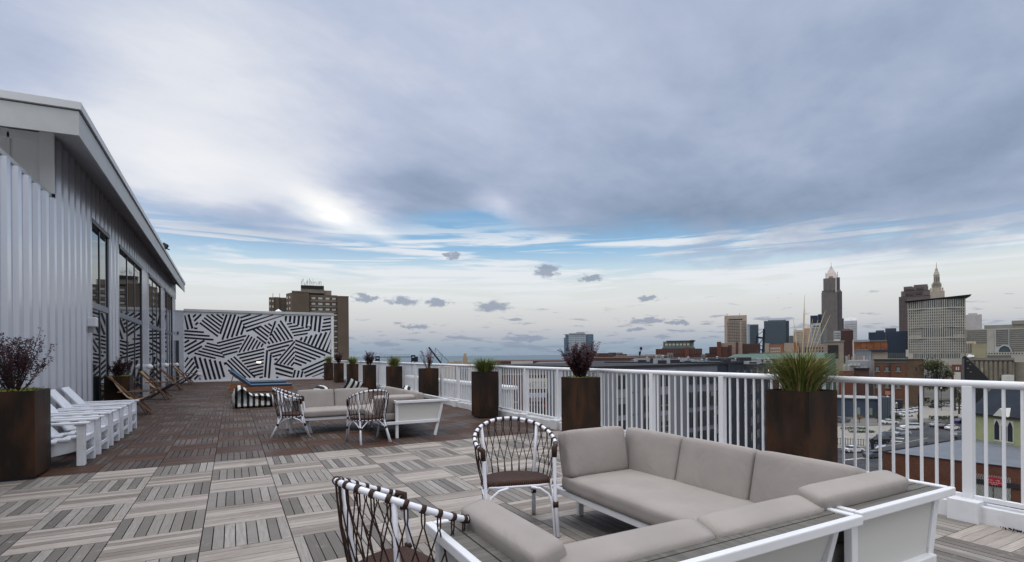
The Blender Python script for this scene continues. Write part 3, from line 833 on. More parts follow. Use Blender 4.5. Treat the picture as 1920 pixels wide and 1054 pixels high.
# ---------------------------------------------------------------- white slatted garden chairs
def garden_chair(label, loc, rz, group):
    """front edge at x=0 facing +x, width along y from 0 to .64"""
    t = thing('garden_chair', label, 'chair', loc, rz, group); W = .62
    for y in (0, W - .09):
        MB().box(-.085, .0, y, y + .085, .002, .53).build('front_leg', AWHITE, t, bevel=.004)
        yy = y + (.086 if y == 0 else -.022)
        s = MB(); s.v = []
        poly = [(-.02, .20), (-.02, .36), (-.62, .24), (-.92, .02), (-.80, .02)]
        n = 5; s.v = [(x, yy, z) for x, z in poly] + [(x, yy + .022, z) for x, z in poly]
        s.f = [tuple(range(n)), tuple(reversed(range(n, 2 * n)))] + [(k, n + k, n + (k + 1) % n, (k + 1) % n) for k in range(n)]; s.mi = [0] * len(s.f)
        s.build('side_rail', AWHITE, t, bevel=.003)
        MB().box(-.86, .04, y - .03, y + .115, .532, .556).build('armrest', AWHITE, t, bevel=.004)
        MB().beam((-.82, y + .04, .53), (-.72, y + .04, .20), .06, .04).build('rear_support', AWHITE, t, bevel=.004)
    MB().box(-.021, -.001, .087, W - .092, .30, .37).box(-.021, -.001, .087, W - .092, .12, .17).build('front_rail', AWHITE, t, bevel=.003)
    for k in range(4):
        x = -.03 - k * .135; z = .362 - (k * .135) * .2
        MB().box(x - .12, x, .05, W - .05, z - .018, z + .002).build('seat_slat', AWHITE, t, bevel=.003)
    for k in range(1):
        M = Matrix.Translation((-.52, 0, .20)) @ Matrix.Rotation(R(-38), 4, 'Y')
        MB().box(-.012, .012, .07, W - .07, .0, .82, M).build('back_board', AWHITE, t, bevel=.004)
    return t
GW = 'row of white wooden garden chairs along the pavilion wall'
gc_l = ['first white garden chair in the row, beside the big rusted planter', 'second white garden chair from the viewer in the row', 'middle white garden chair of the row of five',
        'fourth white garden chair from the viewer in the row', 'last white garden chair in the row, nearest the far end']
gc0 = garden_chair(gc_l[0], (-1.66, 8.60, 0), 0, GW)
for k in range(1, 5): dup(gc0, gc_l[k], (-1.66 + .004 * k, 8.60 + .865 * k, 0), 0, GW)

# ---------------------------------------------------------------- folding sling chairs
def sling_chair(label, loc, rz, group):
    t = thing('deck_chair', label, 'chair', loc, rz, group); W = .56
    for y in (0, W):
        MB().beam((-.62, y, .94), (.20, y, .03), .028, .045).build('back_frame', TANW, t, bevel=.003)
        MB().beam((-.42, y + (.03 if y == 0 else -.03), .03), (.28, y + (.03 if y == 0 else -.03), .52), .028, .045).build('seat_frame', DARKW, t, bevel=.003)
        MB().box(-.46, .22, y - .03, y + .03, .555, .578).build('armrest', TANW, t, bevel=.003)
        MB().beam((.10, y, .0), (-.20, y, .56), .024, .03).build('prop_leg', DARKW, t)
    MB().beam((-.62, 0, .93), (-.62, W, .93), .035, .035).build('top_bar', TANW, t); MB().beam((.28, .03, .52), (.28, W - .03, .52), .035, .035).build('front_bar', TANW, t)
    MB().beam((.18, 0, .03), (.18, W, .03), .03, .03).build('foot_bar', TANW, t); MB().beam((-.42, .03, .03), (-.42, W - .03, .03), .03, .03).build('foot_bar', TANW, t)
    s = MB(); prof = [(-.61, .94), (-.52, .78), (-.40, .58), (-.28, .43), (-.15, .36), (.0, .38), (.15, .46), (.28, .53)]
    for (x0, z0), (x1, z1) in zip(prof, prof[1:]):
        s.quad((x0, .05, z0), (x1, .05, z1), (x1, W - .05, z1), (x0, W - .05, z0)); s.quad((x0, .05, z0 - .008), (x0, W - .05, z0 - .008), (x1, W - .05, z1 - .008), (x1, .05, z1 - .008))
    s.build('sling', CANVAS, t, smooth=False)
    return t
GD = 'wooden deck chairs along the pavilion windows'
d0 = sling_chair('tan sling deck chair closest to the white garden chairs', (-1.92, 15.5, 0), R(4), GD)
dup(d0, 'tan sling deck chair standing below the first small wall lamp', (-2.02, 20.7, 0), R(-5), GD)
dup(d0, 'tan sling deck chair between the second and third wall lamps', (-2.02, 26.2, 0), R(3), GD)
dup(d0, 'tan sling deck chair next to the striped mural', (-1.95, 31.0, 0), R(-8), GD)

# ---------------------------------------------------------------- blue loungers
def lounger(label, loc, rz, group):
    t = thing('sun_lounger', label, 'sun lounger', loc, rz, group); W = .70
    for y in (0, W - .05): MB().box(-.05, 2.0, y, y + .05, .20, .33).build('side_rail', TEAK, t, bevel=.004)
    MB().box(-.05, -.0, .05, W - .05, .20, .33).build('end_rail', TEAK, t); MB().box(1.95, 2.0, .05, W - .05, .20, .33).build('end_rail', TEAK, t)
    for x in (.12, 1.75):
        for y in (.0, W - .06): MB().box(x, x + .09, y - .004, y + .064, .002, .20).build('leg', TEAK, t)
    for k in range(9): MB().box(.62 + k * .148, .62 + k * .148 + .12, .05, W - .05, .31, .333).build('slat', TEAK, t)
    M = Matrix.Translation((.60, 0, .335)) @ Matrix.Rotation(R(40), 4, 'Y')
    MB().box(-.78, 0, .05, W - .05, -.02, .01, M).build('back_panel', TEAK, t)
    MB().beam((-.02, .1, .26), (.10, .1, .72), .03, .03).build('back_prop', TEAK, t)
    MB().cushion((1.28, W / 2, .375), (.70, W / 2 - .02, .038), .03, .02, n=10).build('cushion', BLUEF, t, smooth=True)
    MB().cushion((-.40, W / 2, .05), (.41, W / 2 - .02, .038), .03, .02, M=M, n=10).build('head_cushion', BLUEF, t, smooth=True)
    e = MB(); e.tube([(.64, .0, .405), (1.96, .0, .405)], .012, 6); e.tube([tuple(M @ Vector((-.80, .01, .085))), tuple(M @ Vector((-.01, .01, .085)))], .012, 6); e.build('piping', BLUEE, t)
    return t
GL = 'teak sun loungers with blue cushions'
l0 = lounger('teak lounger with blue cushion, the nearer of the pair in front of the mural', (-.08, 20.6, 0), R(-3), GL)
dup(l0, 'teak lounger with blue cushion, the farther of the pair in front of the mural', (-.05, 22.9, 0), R(2), GL)

# ---------------------------------------------------------------- striped lounge bags
def stripes(axis, per=.14):
    def f(b):
        x, y, z = xyz(obco(b)); q = (x, y)[axis]
        s_ = E.m('FRACT', (q + (noise(obco(b), 5, 2, .5) - .5) * .02) / per + 10.0)
        k = smooth(E.m('ABSOLUTE', s_ - .5), .235, .255)
        setc(b, mixc(k, (.010, .013, .030), (.56, .56, .50))); bump(b, noise(obco(b), 16, 4, .6), .02, .35)
    return f
STR = mat('navy_cream_stripe', fn=stripes(0), rough=.9); STRY = mat('navy_cream_stripe_across', fn=stripes(1), rough=.9)
def bag(label, loc, rz, m_, group):
    """L shaped soft lounge: tall back at x=0, seat towards +x"""
    t = thing('bean_bag', label, 'bean bag', loc, rz, group)
    prof = [(.02, .015), (-.03, .16), (-.015, .36), (.03, .52), (.11, .59), (.20, .575), (.29, .49), (.38, .375), (.47, .335), (.65, .335), (.84, .335), (.96, .30), (1.01, .18), (.98, .02)]
    m = MB(); ns = 14; cxx, czz = .48, .22
    for i in range(ns + 1):
        s_ = -1 + 2 * i / ns; yy = .40 * math.copysign(abs(s_) ** .75, s_); k_ = 1 - .16 * abs(s_) ** 7 - .02 * abs(s_) ** 2
        for (x, z) in prof:
            wob = .010 * math.sin(x * 17 + yy * 9) + .008 * math.sin(z * 23 - yy * 14)
            m.v.append((cxx + (x - cxx) * k_ + wob, yy, max(.004, czz + (z - czz) * k_ + wob)))
    n = len(prof)
    for i in range(ns):
        for k in range(n): k2 = (k + 1) % n; m.f.append((i * n + k, i * n + k2, (i + 1) * n + k2, (i + 1) * n + k)); m.mi.append(0)
    m.f.append(tuple(range(n))); m.f.append(tuple(reversed(range(ns * n, (ns + 1) * n)))); m.mi += [0, 0]
    m.build('cover', m_, t, smooth=True)
    return t
GB = 'navy and cream striped bean bags'
b0 = bag('striped bean bag lounger on open deck, left of the profile rope chair', (.02, 16.35, 0), R(0), STR, GB)
b1 = dup(b0, 'striped bean bag showing above the far sofa beside the profile rope chair', (1.95, 14.9, 0), R(12), GB)
b2 = dup(b0, 'striped bean bag showing above the far sofa near its corner', (4.1, 13.35, 0), R(160), GB)
pl = thing('throw_pillow', 'striped throw pillow with pointed corners, above the far sofa back', 'pillow', (2.93, 15.1, .50))
m = MB(); n = 10
for sgn in (1, -1):
    for i in range(n + 1):
        for j in range(n + 1):
            u_, v_ = -1 + 2 * i / n, -1 + 2 * j / n
            f_ = (1 - u_ * u_) ** .5 * (1 - v_ * v_) ** .5; pin = 1 - .12 * (1 - max(abs(u_), abs(v_)) ** 4) * 0 - .10 * ((1 - abs(u_)) * abs(v_) + (1 - abs(v_)) * abs(u_))
            m.v.append((u_ * .24 * pin, sgn * .09 * f_, v_ * .24 * pin))
    o_ = 0 if sgn == 1 else (n + 1) ** 2
    for i in range(n):
        for j in range(n):
            q = [o_ + i * (n + 1) + j, o_ + (i + 1) * (n + 1) + j, o_ + (i + 1) * (n + 1) + j + 1, o_ + i * (n + 1) + j + 1]
            m.f.append(tuple(q) if sgn == -1 else tuple(reversed(q))); m.mi.append(0)
pc = m.build('cover', STR, pl, smooth=True); pc.rotation_euler = (R(25), R(24), R(12))
bs = thing('ottoman', 'low striped ottoman under the throw pillow, behind the far sofa', 'ottoman', (2.95, 15.2, 0))
MB().cushion((0, 0, .17), (.36, .34, .17), .09, .08, n=10).build('seat', STR, bs, smooth=True)

# ================================================================ planters and plants
def leafm(name, c1, c2, rough=.6):
    def f(b):
        n = E.node('ShaderNodeNewGeometry'); r_ = E(n.outputs['Random Per Island'])
        setc(b, mixc(r_, c1, c2)); b.inputs['Subsurface Weight'].default_value = 0
    return mat(name, c1, rough, spec=.25, fn=f)
GRASS = leafm('grass_green', (.045, .085, .018), (.18, .22, .050)); GRASSY = leafm('grass_straw', (.20, .17, .06), (.30, .22, .10))
PURP = leafm('purple_leaf', (.016, .007, .012), (.050, .016, .022)); REDL = leafm('red_leaf', (.10, .016, .016), (.05, .012, .02))
STEM = mat('twig', (.05, .03, .025), .8); COVER = leafm('lime_leaf', (.08, .11, .02), (.20, .22, .04)); STALK = mat('seed_stalk', (.40, .33, .20), .8)
def grass(name, label, loc, seed, n=420, h=.40, spread=.30, straw=.25, stalks=0, group=None):
    rnd = random.Random(seed); t = thing(name, label, 'grass', loc, 0, group)
    a = MB(); b = MB()
    for k in range(n):
        mb = b if rnd.random() < straw else a
        an = rnd.uniform(0, 6.283); r0 = abs(rnd.gauss(0, .07)); H = h * rnd.uniform(.55, 1.08); out = spread * rnd.uniform(.1, 1.0) ** .8
        wv = rnd.uniform(.0035, .0065); droop = rnd.uniform(.0, .55) * (out / spread) ** 1.5
        dx, dy = math.cos(an), math.sin(an); px_, py_ = -dy * wv, dx * wv; tw = rnd.uniform(-.25, .25)
        pts = []
        for s_ in (0, .25, .5, .72, .88, 1):
            rr = r0 + out * s_ ** 1.6; z = H * (s_ - droop * s_ ** 3 * .9)
            cx_ = dx * rr + tw * s_ * s_ * -dy * .2; cyy = dy * rr + tw * s_ * s_ * dx * .2
            w_ = 1 - s_ ** 3 * .9
            pts.append(((cx_ - px_ * w_, cyy - py_ * w_, z), (cx_ + px_ * w_, cyy + py_ * w_, z)))
        i = len(mb.v)
        for p, q in pts: mb.v += [p, q]
        for s_ in range(5): mb.f.append((i + 2 * s_, i + 2 * s_ + 1, i + 2 * s_ + 3, i + 2 * s_ + 2)); mb.mi.append(0)
    a.build('blades', GRASS, t)
    if b.f: b.build('dry_blades', GRASSY, t)
    for k in range(stalks):
        an = rnd.uniform(-.6, .9) if k else .25; L = rnd.uniform(.65, .95) if k else 1.0; lean = rnd.uniform(.12, .32)
        m = MB(); pts = [Vector((math.cos(an) * lean * s_ ** 1.3, math.sin(an) * lean * s_ ** 1.3, L * s_)) for s_ in (0, .3, .6, .8, 1.0)]
        m.tube(pts, [.0028, .0025, .0022, .0045, .0012], 5); m.build('seed_stalk', STALK, t)
    return t
def shrub(name, label, loc, seed, stems=16, h=.5, spread=.28, leaves=90, red=.0, dens=1.0, group=None, lw=.011):
    rnd = random.Random(seed); t = thing(name, label, 'shrub', loc, 0, group)
    st = MB(); lf = MB(); lr_ = MB()
    for k in range(stems):
        an = rnd.uniform(0, 6.283); H = h * rnd.uniform(.55, 1.05); out = spread * rnd.uniform(.15, 1)
        tgt = lr_ if rnd.random() < red else lf
        p0 = Vector((math.cos(an) * .03, math.sin(an) * .03, 0)); pts = []
        j1, j2 = rnd.uniform(-.05, .05), rnd.uniform(-.05, .05)
        for s_ in (0, .25, .5, .75, 1): pts.append(p0 + Vector((math.cos(an) * out * s_ ** .9 + j1 * s_ * s_, math.sin(an) * out * s_ ** .9 + j2 * s_ * s_, H * s_)))
        st.tube(pts, [.006, .005, .004, .003, .0015], 5)
        subs = [pts]
        for q in range(3):
            s0 = rnd.uniform(.25, .7); b0 = pts[0].lerp(pts[-1], s0); an2 = rnd.uniform(0, 6.283); l2 = H * rnd.uniform(.2, .42)
            e2 = b0 + Vector((math.cos(an2) * l2 * .5, math.sin(an2) * l2 * .5, l2 * .85)); sp = [b0, b0.lerp(e2, .5) + Vector((0, 0, .01)), e2]
            st.tube(sp, [.003, .0025, .001], 4); subs.append(sp)
        for sp in subs:
            nl = int(leaves * dens * (1 if sp is pts else .45))
            for q in range(nl):
                s_ = rnd.uniform(.12, 1.0) ** .85; f_ = s_ * (len(sp) - 1); i0 = min(int(f_), len(sp) - 2); p = sp[i0].lerp(sp[i0 + 1], f_ - i0)
                d = Vector((rnd.gauss(0, 1), rnd.gauss(0, 1), rnd.gauss(.35, .8))).normalized(); L = lw * rnd.uniform(.8, 1.7); wv = d.orthogonal().normalized() * L * .5
                c = p + d * rnd.uniform(.004, .022)
                tgt.quad(tuple(c - d * L * .2), tuple(c + d * L * .5 + wv), tuple(c + d * L * 1.4), tuple(c + d * L * .5 - wv))
    st.build('stems', STEM, t); lf.build('foliage', PURP, t)
    if lr_.f: lr_.build('red_foliage', REDL, t)
    return t
def planter(label, x0, x1, y0, y1, h, group):
    t = thing('planter', label, 'planter', ((x0 + x1) / 2, (y0 + y1) / 2, 0), 0, group)
    w_, d_ = (x1 - x0) / 2, (y1 - y0) / 2; e = .004
    m = MB(); m.box(-w_, w_, -d_, -d_ + e, .03, h); m.box(-w_, w_, d_ - e, d_, .03, h); m.box(-w_, -w_ + e, -d_ + e, d_ - e, .03, h); m.box(w_ - e, w_, -d_ + e, d_ - e, .03, h)
    m = MB(); o = [(-w_, -d_), (w_, -d_), (w_, d_), (-w_, d_)]; i_ = [(-w_ + .012, -d_ + .012), (w_ - .012, -d_ + .012), (w_ - .012, d_ - .012), (-w_ + .012, d_ - .012)]
    for k in range(4):
        k2 = (k + 1) % 4; a, b, c, d = o[k], o[k2], i_[k2], i_[k]
        m.quad((*a, .03), (*b, .03), (*b, h), (*a, h)); m.quad((*a, h), (*b, h), (*c, h), (*d, h)); m.quad((*d, h), (*c, h), (*c, h - .15), (*d, h - .15))
    m.quad(*[(*p, .03) for p in reversed(o)])
    m.build('shell', CORTEN, t)
    MB().box(-w_ + .04, w_ - .04, -d_ + .04, d_ - .04, .0, .03).build('plinth', BLACKF, t)
    s = MB().box(-w_ + .0125, w_ - .0125, -d_ + .0125, d_ - .0125, h - .14, h - .045); s.build('soil', SOIL, t)
    return t
PG = 'rusted steel planters along the railing'
PY = [3.44, 7.19, 10.87, 14.70, 18.34, 22.10, 25.54, 29.20, 32.54]
pd = ['nearest rusted planter on the railing side, behind the near sofa', 'rusted planter between the rope armchair and the near sofa back', 'rusted planter on the dark deck just right of the far sofa',
      'fourth rusted planter along the railing, right behind the far sofa end', 'fifth rusted planter along the railing', 'sixth rusted planter along the railing', 'seventh rusted planter along the railing',
      'rusted planter second from the striped mural', 'rusted planter closest to the striped mural']
for k, y1 in enumerate(PY): planter(pd[k], 4.70, 5.15, y1 - .45, y1, 1.015, PG)
PL = 'large rusted planters on the pavilion side'
planter('large rusted planter at the left edge of the picture', -2.58, -1.975, 7.93, 8.53, 1.01, PL)
planter('large rusted planter beside the first tall window', -2.70, -2.20, 15.9, 16.5, .93, PL)
GG = 'grass clumps in the railing planters'; GS = 'purple shrubs in the planters'
def cen(k): return (4.925, PY[k] - .225, .965)
grass('grass_clump', 'big grass clump with tall straw seed stalks in the nearest planter', cen(0), 3, 1150, .45, .44, .34, 7, GG)
grass('grass_clump', 'bright green grass clump in the planter right of the far sofa', cen(2), 4, 900, .37, .42, .12, 0, GG)
grass('grass_clump', 'green grass clump in the fifth planter, in front of the lift bridge', cen(4), 5, 560, .44, .32, .15, 0, GG)
grass('grass_clump', 'green grass clump in the seventh planter from the viewer', cen(6), 6, 500, .44, .36, .15, 0, GG)
grass('grass_clump', 'green grass clump in the planter touching the mural end', cen(8), 7, 450, .48, .36, .15, 0, GG)
shrub('barberry_shrub', 'dense dark purple shrub with a red side branch in the planter behind the rope armchair', cen(1), 11, 34, .60, .34, 100, .12, 1.15, GS, .014)
shrub('barberry_shrub', 'thin reddish shrub in front of the crane boom', cen(3), 12, 15, .62, .20, 36, .85, .6, GS, .014)
shrub('barberry_shrub', 'dark purple shrub beside the left bridge tower', cen(5), 13, 20, .62, .24, 60, .0, 1, GS, .016)
shrub('barberry_shrub', 'dark purple shrub in front of the brown tower block base', cen(7), 14, 20, .60, .24, 60, .0, 1, GS, .018)
s_ = shrub('barberry_shrub', 'wide purple shrub in the planter at the left edge of the picture', (-2.22, 8.2, .95), 15, 24, .80, .40, 66, .0, 1.0, GS, .012)
shrub('barberry_shrub', 'purple shrub in front of the first tall window', (-2.45, 16.2, .87), 16, 20, .52, .26, 70, .0, 1, GS, .014)
def cover(label, cx_, cy_, w_, seed, z=.975):
    rnd = random.Random(seed); m = MB()
    for k in range(520):
        p = Vector((rnd.uniform(-w_, w_), rnd.uniform(-w_, w_), rnd.uniform(0, .045))); d = Vector((rnd.gauss(0, 1), rnd.gauss(0, 1), rnd.uniform(.2, 1.4))).normalized()
        L = rnd.uniform(.012, .024); q = d.orthogonal().normalized() * L * .6; m.quad(tuple(p), tuple(p + d * L * .6 + q), tuple(p + d * L * 1.3), tuple(p + d * L * .6 - q))
    o = m.build('ground_cover', COVER); o.location = (cx_, cy_, z); tag(o, label, 'plant')
cover('lime green ground cover in the planter at the left edge', -2.28, 8.23, .28, 21)
cover('lime green ground cover around the dense purple shrub by the railing', 4.925, 6.965, .21, 22)
cover('lime green ground cover under the purple shrub by the first tall window', -2.45, 16.2, .22, 23, z=.895)
# little dead leaves in the kerb corner
rnd = random.Random(3); m = MB()
for k in range(60):
    x = 5.245 - abs(rnd.gauss(0, .02)); y = 1.70 + rnd.gauss(0, .045); a_ = rnd.uniform(0, 6.28); L = rnd.uniform(.005, .013)
    m.quad((x, y, .003), (x + L * math.cos(a_), y + L * math.sin(a_), .012), (x + L * math.cos(a_ + .8), y + L * math.sin(a_ + .8), .018), (x + .3 * L * math.cos(a_ + 1.4), y + .3 * L * math.sin(a_ + 1.4), .006))
tag(m.build('leaf_litter', mat('litter', (.012, .01, .008), .9)), kind='stuff')

# ================================================================ the city beyond the railing
def fwd(): return Vector((sY, cY, 0))
def rgt(): return Vector((cY, -sY, 0))
def hz(u): return HY + math.tan(ROLL) * (u - PX) * -1 * -1
def zat(u, v, d): return onD(u, v, d).z
# ground, lake, far shore
def ground_mat(b):
    x, y, z = xyz(wpos()); n = noise(vec(x * .02, y * .02), 1.0, 5, .6); n2 = noise(vec(x * .3, y * .3), 1.0, 4, .6)
    c = mixc(smooth(n, .4, .6), (.060, .058, .055), (.085, .080, .070)); setc(b, mixc(smooth(n2, .5, .8) * .4, c, (.05, .06, .035)))
GM = mat('city_ground', (.07, .07, .065), .9, fn=ground_mat)
def water_mat(b):
    x, y, z = xyz(wpos()); n = noise(vec(x * .012, y * .012), 1.0, 6, .65); n2 = noise(vec(x * .0015, y * .004), 1.0, 4, .5)
    setc(b, mixc(smooth(n2, .35, .65), (.050, .085, .115), (.070, .105, .130))); bump(b, n, 6.0, .5)
lake = MB(); lake.quad((-30000, -30000, -41), (30000, -30000, -41), (30000, 40000, -41), (-30000, 40000, -41))
tag(lake.build('lake_water', mat('lake_water', (.06, .09, .12), .45, spec=.3, fn=water_mat)), kind='structure')
# land: shoreline is right of the view line at about u=1100
F_, R_ = fwd(), rgt()
def pl(d, r): p = F_ * d + R_ * r; return (p.x, p.y)
poly = [pl(-2500, -2500), pl(-2500, 9000), pl(5200, 9000), pl(5200, 1500), pl(2600, 420), pl(1500, 170), pl(1250, 60), pl(900, -60), pl(640, -220), pl(420, -700), pl(380, -2500)]
g = MB(); g.prism(poly, GROUND - 22, GROUND); tag(g.build('ground', GM), kind='structure')

WINM = mat('far_window', (.025, .03, .036), .25, spec=.6)
WINL = mat('pale_blind', (.42, .42, .40), .7)
WARM = mat('lit_window', (.6, .55, .4), .6, emit=((1, .85, .5), .7))
def bm(name, c, rough=.8, amt=.06, sc=.12): return mat(name, c, rough, fn=mottle(c, amt, sc))
class Bld:
    """a building standing at distance d; x runs to the viewer's right along the front, y away from the viewer, z up from z=0 world"""
    def __init__(s, name, label, u, d, turn=0.0, cat='building', group=None):
        p = onD(u, HY, d); s.d = d; s.turn = turn
        a_ = math.atan((u - PX) / FPX)        # fronts face the terrace
        s.t = thing(name, label, cat, (p.x, p.y, 0), -YAW - a_ + turn, group); s.t.scale = (math.cos(a_), 1, 1)
        s.u = u
    def Z(s, v, u=None): return zat(u if u is not None else s.u, v, s.d)
    def W(s, px): return px * s.d / FPX
    wm = None
    def box(s, name, m, x0, x1, y0, y1, z0, z1, parent=None):
        if name in ('wall', 'podium'): s.wm = m
        return MB().box(x0, x1, y0, y1, z0, z1).build(name, m, parent or s.t)
    def grid(s, name, m, x0, x1, y, z0, z1, nx, nz, fx=.6, fz=.55, proud=-.05, side=None, part='row'):
        """window openings, one mesh per storey (a band), each pane standing just proud of the wall"""
        wm = s.wm; hx = (x1 - x0) / nx * (1 - fx) / 2
        for k in range(nz):
            zc = z0 + (z1 - z0) * (k + .5) / nz; hz_ = (z1 - z0) / nz * fz / 2
            MB().box(x0, x1, y + proud, y - .002, zc - hz_, zc + hz_).build(name, m, s.t)
        for i in range(nx + 1):
            xc = x0 + (x1 - x0) * i / nx; MB().box(xc - hx, xc + hx, y + proud * 1.5, y + proud * 1.01, z0, z1).build('pier', wm, s.t)
    def vbars(s, name, m, x0, x1, y, z0, z1, n, f=.5, proud=-.3):
        for i in range(n):
            xc = x0 + (x1 - x0) * (i + .5) / n; hx = (x1 - x0) / n * f / 2
            MB().box(xc - hx, xc + hx, y + proud, y - .01, z0, z1).build(name, m, s.t)
    def bands(s, name, m, x0, x1, y, z0, z1, n, f=.5, proud=-.2):
        for i in range(n):
            zc = z0 + (z1 - z0) * (i + .5) / n; h = (z1 - z0) / n * f / 2
            MB().box(x0, x1, y + proud, y - .01, zc - h, zc + h).build(name, m, s.t)
    def singles(s, name, m, cells, y, proud=-.06, frame=None):
        for (x0, x1, z0, z1) in cells:
            o = MB().box(x0, x1, y + proud, y - .002, z0, z1).build(name, m, s.t)
            if frame: MB().box(x0 - .08, x1 + .08, y + proud - .04, y - .004, z0 - .16, z0 - .002).build('sill', frame, o)
def simple(name, label, u0, u1, v, d, depth, m, turn=0, z0=GROUND, group=None, cat='building'):
    b = Bld(name, label, (u0 + u1) / 2, d, turn, cat, group); w = b.W(u1 - u0) / 2; z = b.Z(v)
    b.box('wall', m, -w, w, 0, depth, z0, z); b.w = w; b.z = z; b.dep = depth
    return b

# -- brown apartment tower behind the mural
BRN = bm('brown_brick', (.115, .088, .066)); BRD = bm('brown_brick_band', (.20, .165, .13)); CONC = bm('weathered_concrete', (.20, .17, .14))
b = Bld('apartment_tower', 'brown brick apartment tower with rooftop antennas behind the striped mural', 595, 265)
W = lambda px: (px - 595) * 265 / FPX
zr = b.Z(548)
b.box('wall', BRN, W(549), W(580), 0, 14, GROUND, b.Z(548.5)); b.box('wall', BRN, W(580), W(634), 3, 16, GROUND, b.Z(551.5)); b.box('wall', BRN, W(634), W(655.5), -.5, 22, GROUND, b.Z(555.5))
o = MB(); c = [(W(537), 7), (W(549), .002), (W(549), 12), (W(537), 12)]; o.prism(c, GROUND, b.Z(550)); o.build('wall', BRN, b.t)
b.box('wall', BRN, W(506), W(537), 9, 20, GROUND, b.Z(556.5)); b.box('wall', BRN, W(505.5), W(515), 7, 9, GROUND, b.Z(557.5)); b.box('wall', BRN, W(515.2), W(524), 7.6, 9, GROUND, b.Z(556.6))
for (x0, x1, y, vt) in ((549, 580, -.15, 548.5), (634, 655.5, -.65, 555.5)): b.box('parapet', BRD, W(x0) - .1, W(x1) + .1, y, y + 3, b.Z(vt), b.Z(vt) + .5)
step = 10.45 * 265 / FPX
for k in range(17):
    z = b.Z(558) - k * step
    if z < GROUND + 2: break
    b.box('floor_band', BRD, W(581.5), W(633.5), 2.8, 2.995, z - 1.75, z - .95)
    if k < 7 or True:
        for j, (x0, x1) in enumerate(((585, 592), (597.5, 605.5), (611.5, 619), (624, 631))):
            f = b.box('window', WINM, W(x0 - 1.2), W(x1 + 1.2), 2.86, 2.99, z - .95 + .05, z + .45) if k < 6 else None
            if f: b.box('blind', WINL, W(x0), W(x1), 2.80, 2.85, z - .6, z + .38, f)
    if k < 4:
        for x0 in (538.3, 543.6):
            M_ = Matrix.Translation((W(537), 7, 0)) @ Matrix.Rotation(math.atan2(.002 - 7, W(549) - W(537)), 4, 'Z')
            q = W(x0) - W(537); MB().box(q * 2.3, q * 2.3 + 1.5, -.09, -.01, z - .55, z + .55, M_).build('window', WINL, b.t)
        for x0 in (506.2, 511.2): b.box('window', WINL, W(x0), W(x0 + 2.6), 6.92, 6.99, z - 2.2, z - 1.1)
        for x0 in (527, 532): b.box('window', WINM, W(x0), W(x0 + 3), 8.92, 8.99, z - 1.4, z - .2)
    b.box('corner_window', WINL, W(627.5), W(633.4), -.9 + 3.2, 2.79, z - .5, z + .30) if k >= 3 else None
b.box('penthouse', CONC, W(565), W(609), 3, 13, b.Z(548.6), b.Z(540.5)); b.box('penthouse', CONC, W(609.1), W(623), 4, 12, b.Z(551), b.Z(542.5))
b.box('antenna_deck', mat('antenna_dark', (.02, .02, .024), .7), W(565), W(608.5), 2.7, 13.2, b.Z(540.3), b.Z(534.5))
rnd = random.Random(9); AD = mat('antenna_metal', (.16, .15, .15), .6)
for k in range(26):
    x = W(565 + 43 * (k + .5) / 26) + rnd.uniform(-.3, .3); y = rnd.choice((2.6, 6, 13)); h = rnd.uniform(1.4, 3.6)
    m = MB().box(x - .05, x + .05, y - .05, y + .05, b.Z(534.4), b.Z(534.4) + h)
    if rnd.random() < .7: zz_ = b.Z(534.4) + h * rnd.uniform(.4, .8); m.box(x - .12, x + .12, y - .12, y + .12, zz_, zz_ + .8)
    m.build('antenna', AD, b.t)
for x in (512, 524.5): b.box('antenna', AD, W(x), W(x) + .25, 8, 8.3, b.Z(557), b.Z(549.5))

# -- lift bridge and crane over the river
def lattice(mb, a, bb, n, w, r=.25):
    a, bb = Vector(a), Vector(bb); up = Vector((0, 0, w))
    mb.beam(a, bb, r, r); mb.beam(a + up, bb + up, r, r)
    for k in range(n):
        p, q = a.lerp(bb, k / n), a.lerp(bb, (k + 1) / n); mb.beam(p, q + up if k % 2 == 0 else q, r * .7, r * .7); mb.beam(p, p + up, r * .7, r * .7)
DKB = mat('bridge_steel', (.014, .017, .028), .6)
b = Bld('lift_bridge', 'dark steel lift bridge with two towers on the lake horizon', 742, 620, cat='bridge'); W = lambda px: (px - 742) * 620 / FPX
for (x0, x1, v0, v1) in ((704, 712, 667.5, 676.5), (771, 779, 666, 678)):
    m = MB(); m.box(W(x0), W(x1), -2, 4, b.Z(v0 + 3.0), b.Z(v0)); m.box(W(x0), W(x0) + 1.2, -2, 4, GROUND, b.Z(v0 + 3)); m.box(W(x1) - 1.2, W(x1), -2, 4, GROUND, b.Z(v0 + 3)); m.box(W(x0) + 1.2, W(x1) - 1.2, -1, 3, b.Z(v1), b.Z(v0 + 5)); m.build('bridge_tower', DKB, b.t)
m = MB(); m.box(W(712), W(771), 0, 1.5, b.Z(670.2), b.Z(669.2)); m.build('span', DKB, b.t)
m = MB(); lattice(m, (W(712), 0, b.Z(668)), (W(771), 0, b.Z(668)), 16, 1.8, .22); m.build('truss', mat('pale_steel', (.12, .13, .15), .6), b.t)
m = MB(); m.box(W(779), W(784), -1, 2, b.Z(679), b.Z(669)); m.build('machine_house', DKB, b.t)
b = Bld('crane', 'black crane boom leaning over the railing in front of the lake', 822, 330, cat='crane'); W = lambda px: (px - 822) * 330 / FPX
m = MB(); m.beam((W(804), 0, b.Z(651)), (W(826), 0, b.Z(680)), 1.0, 1.0); m.beam((W(826), 0, b.Z(680)), (W(836), 0, GROUND), 1.0, 1.0); m.build('boom', DKB, b.t)
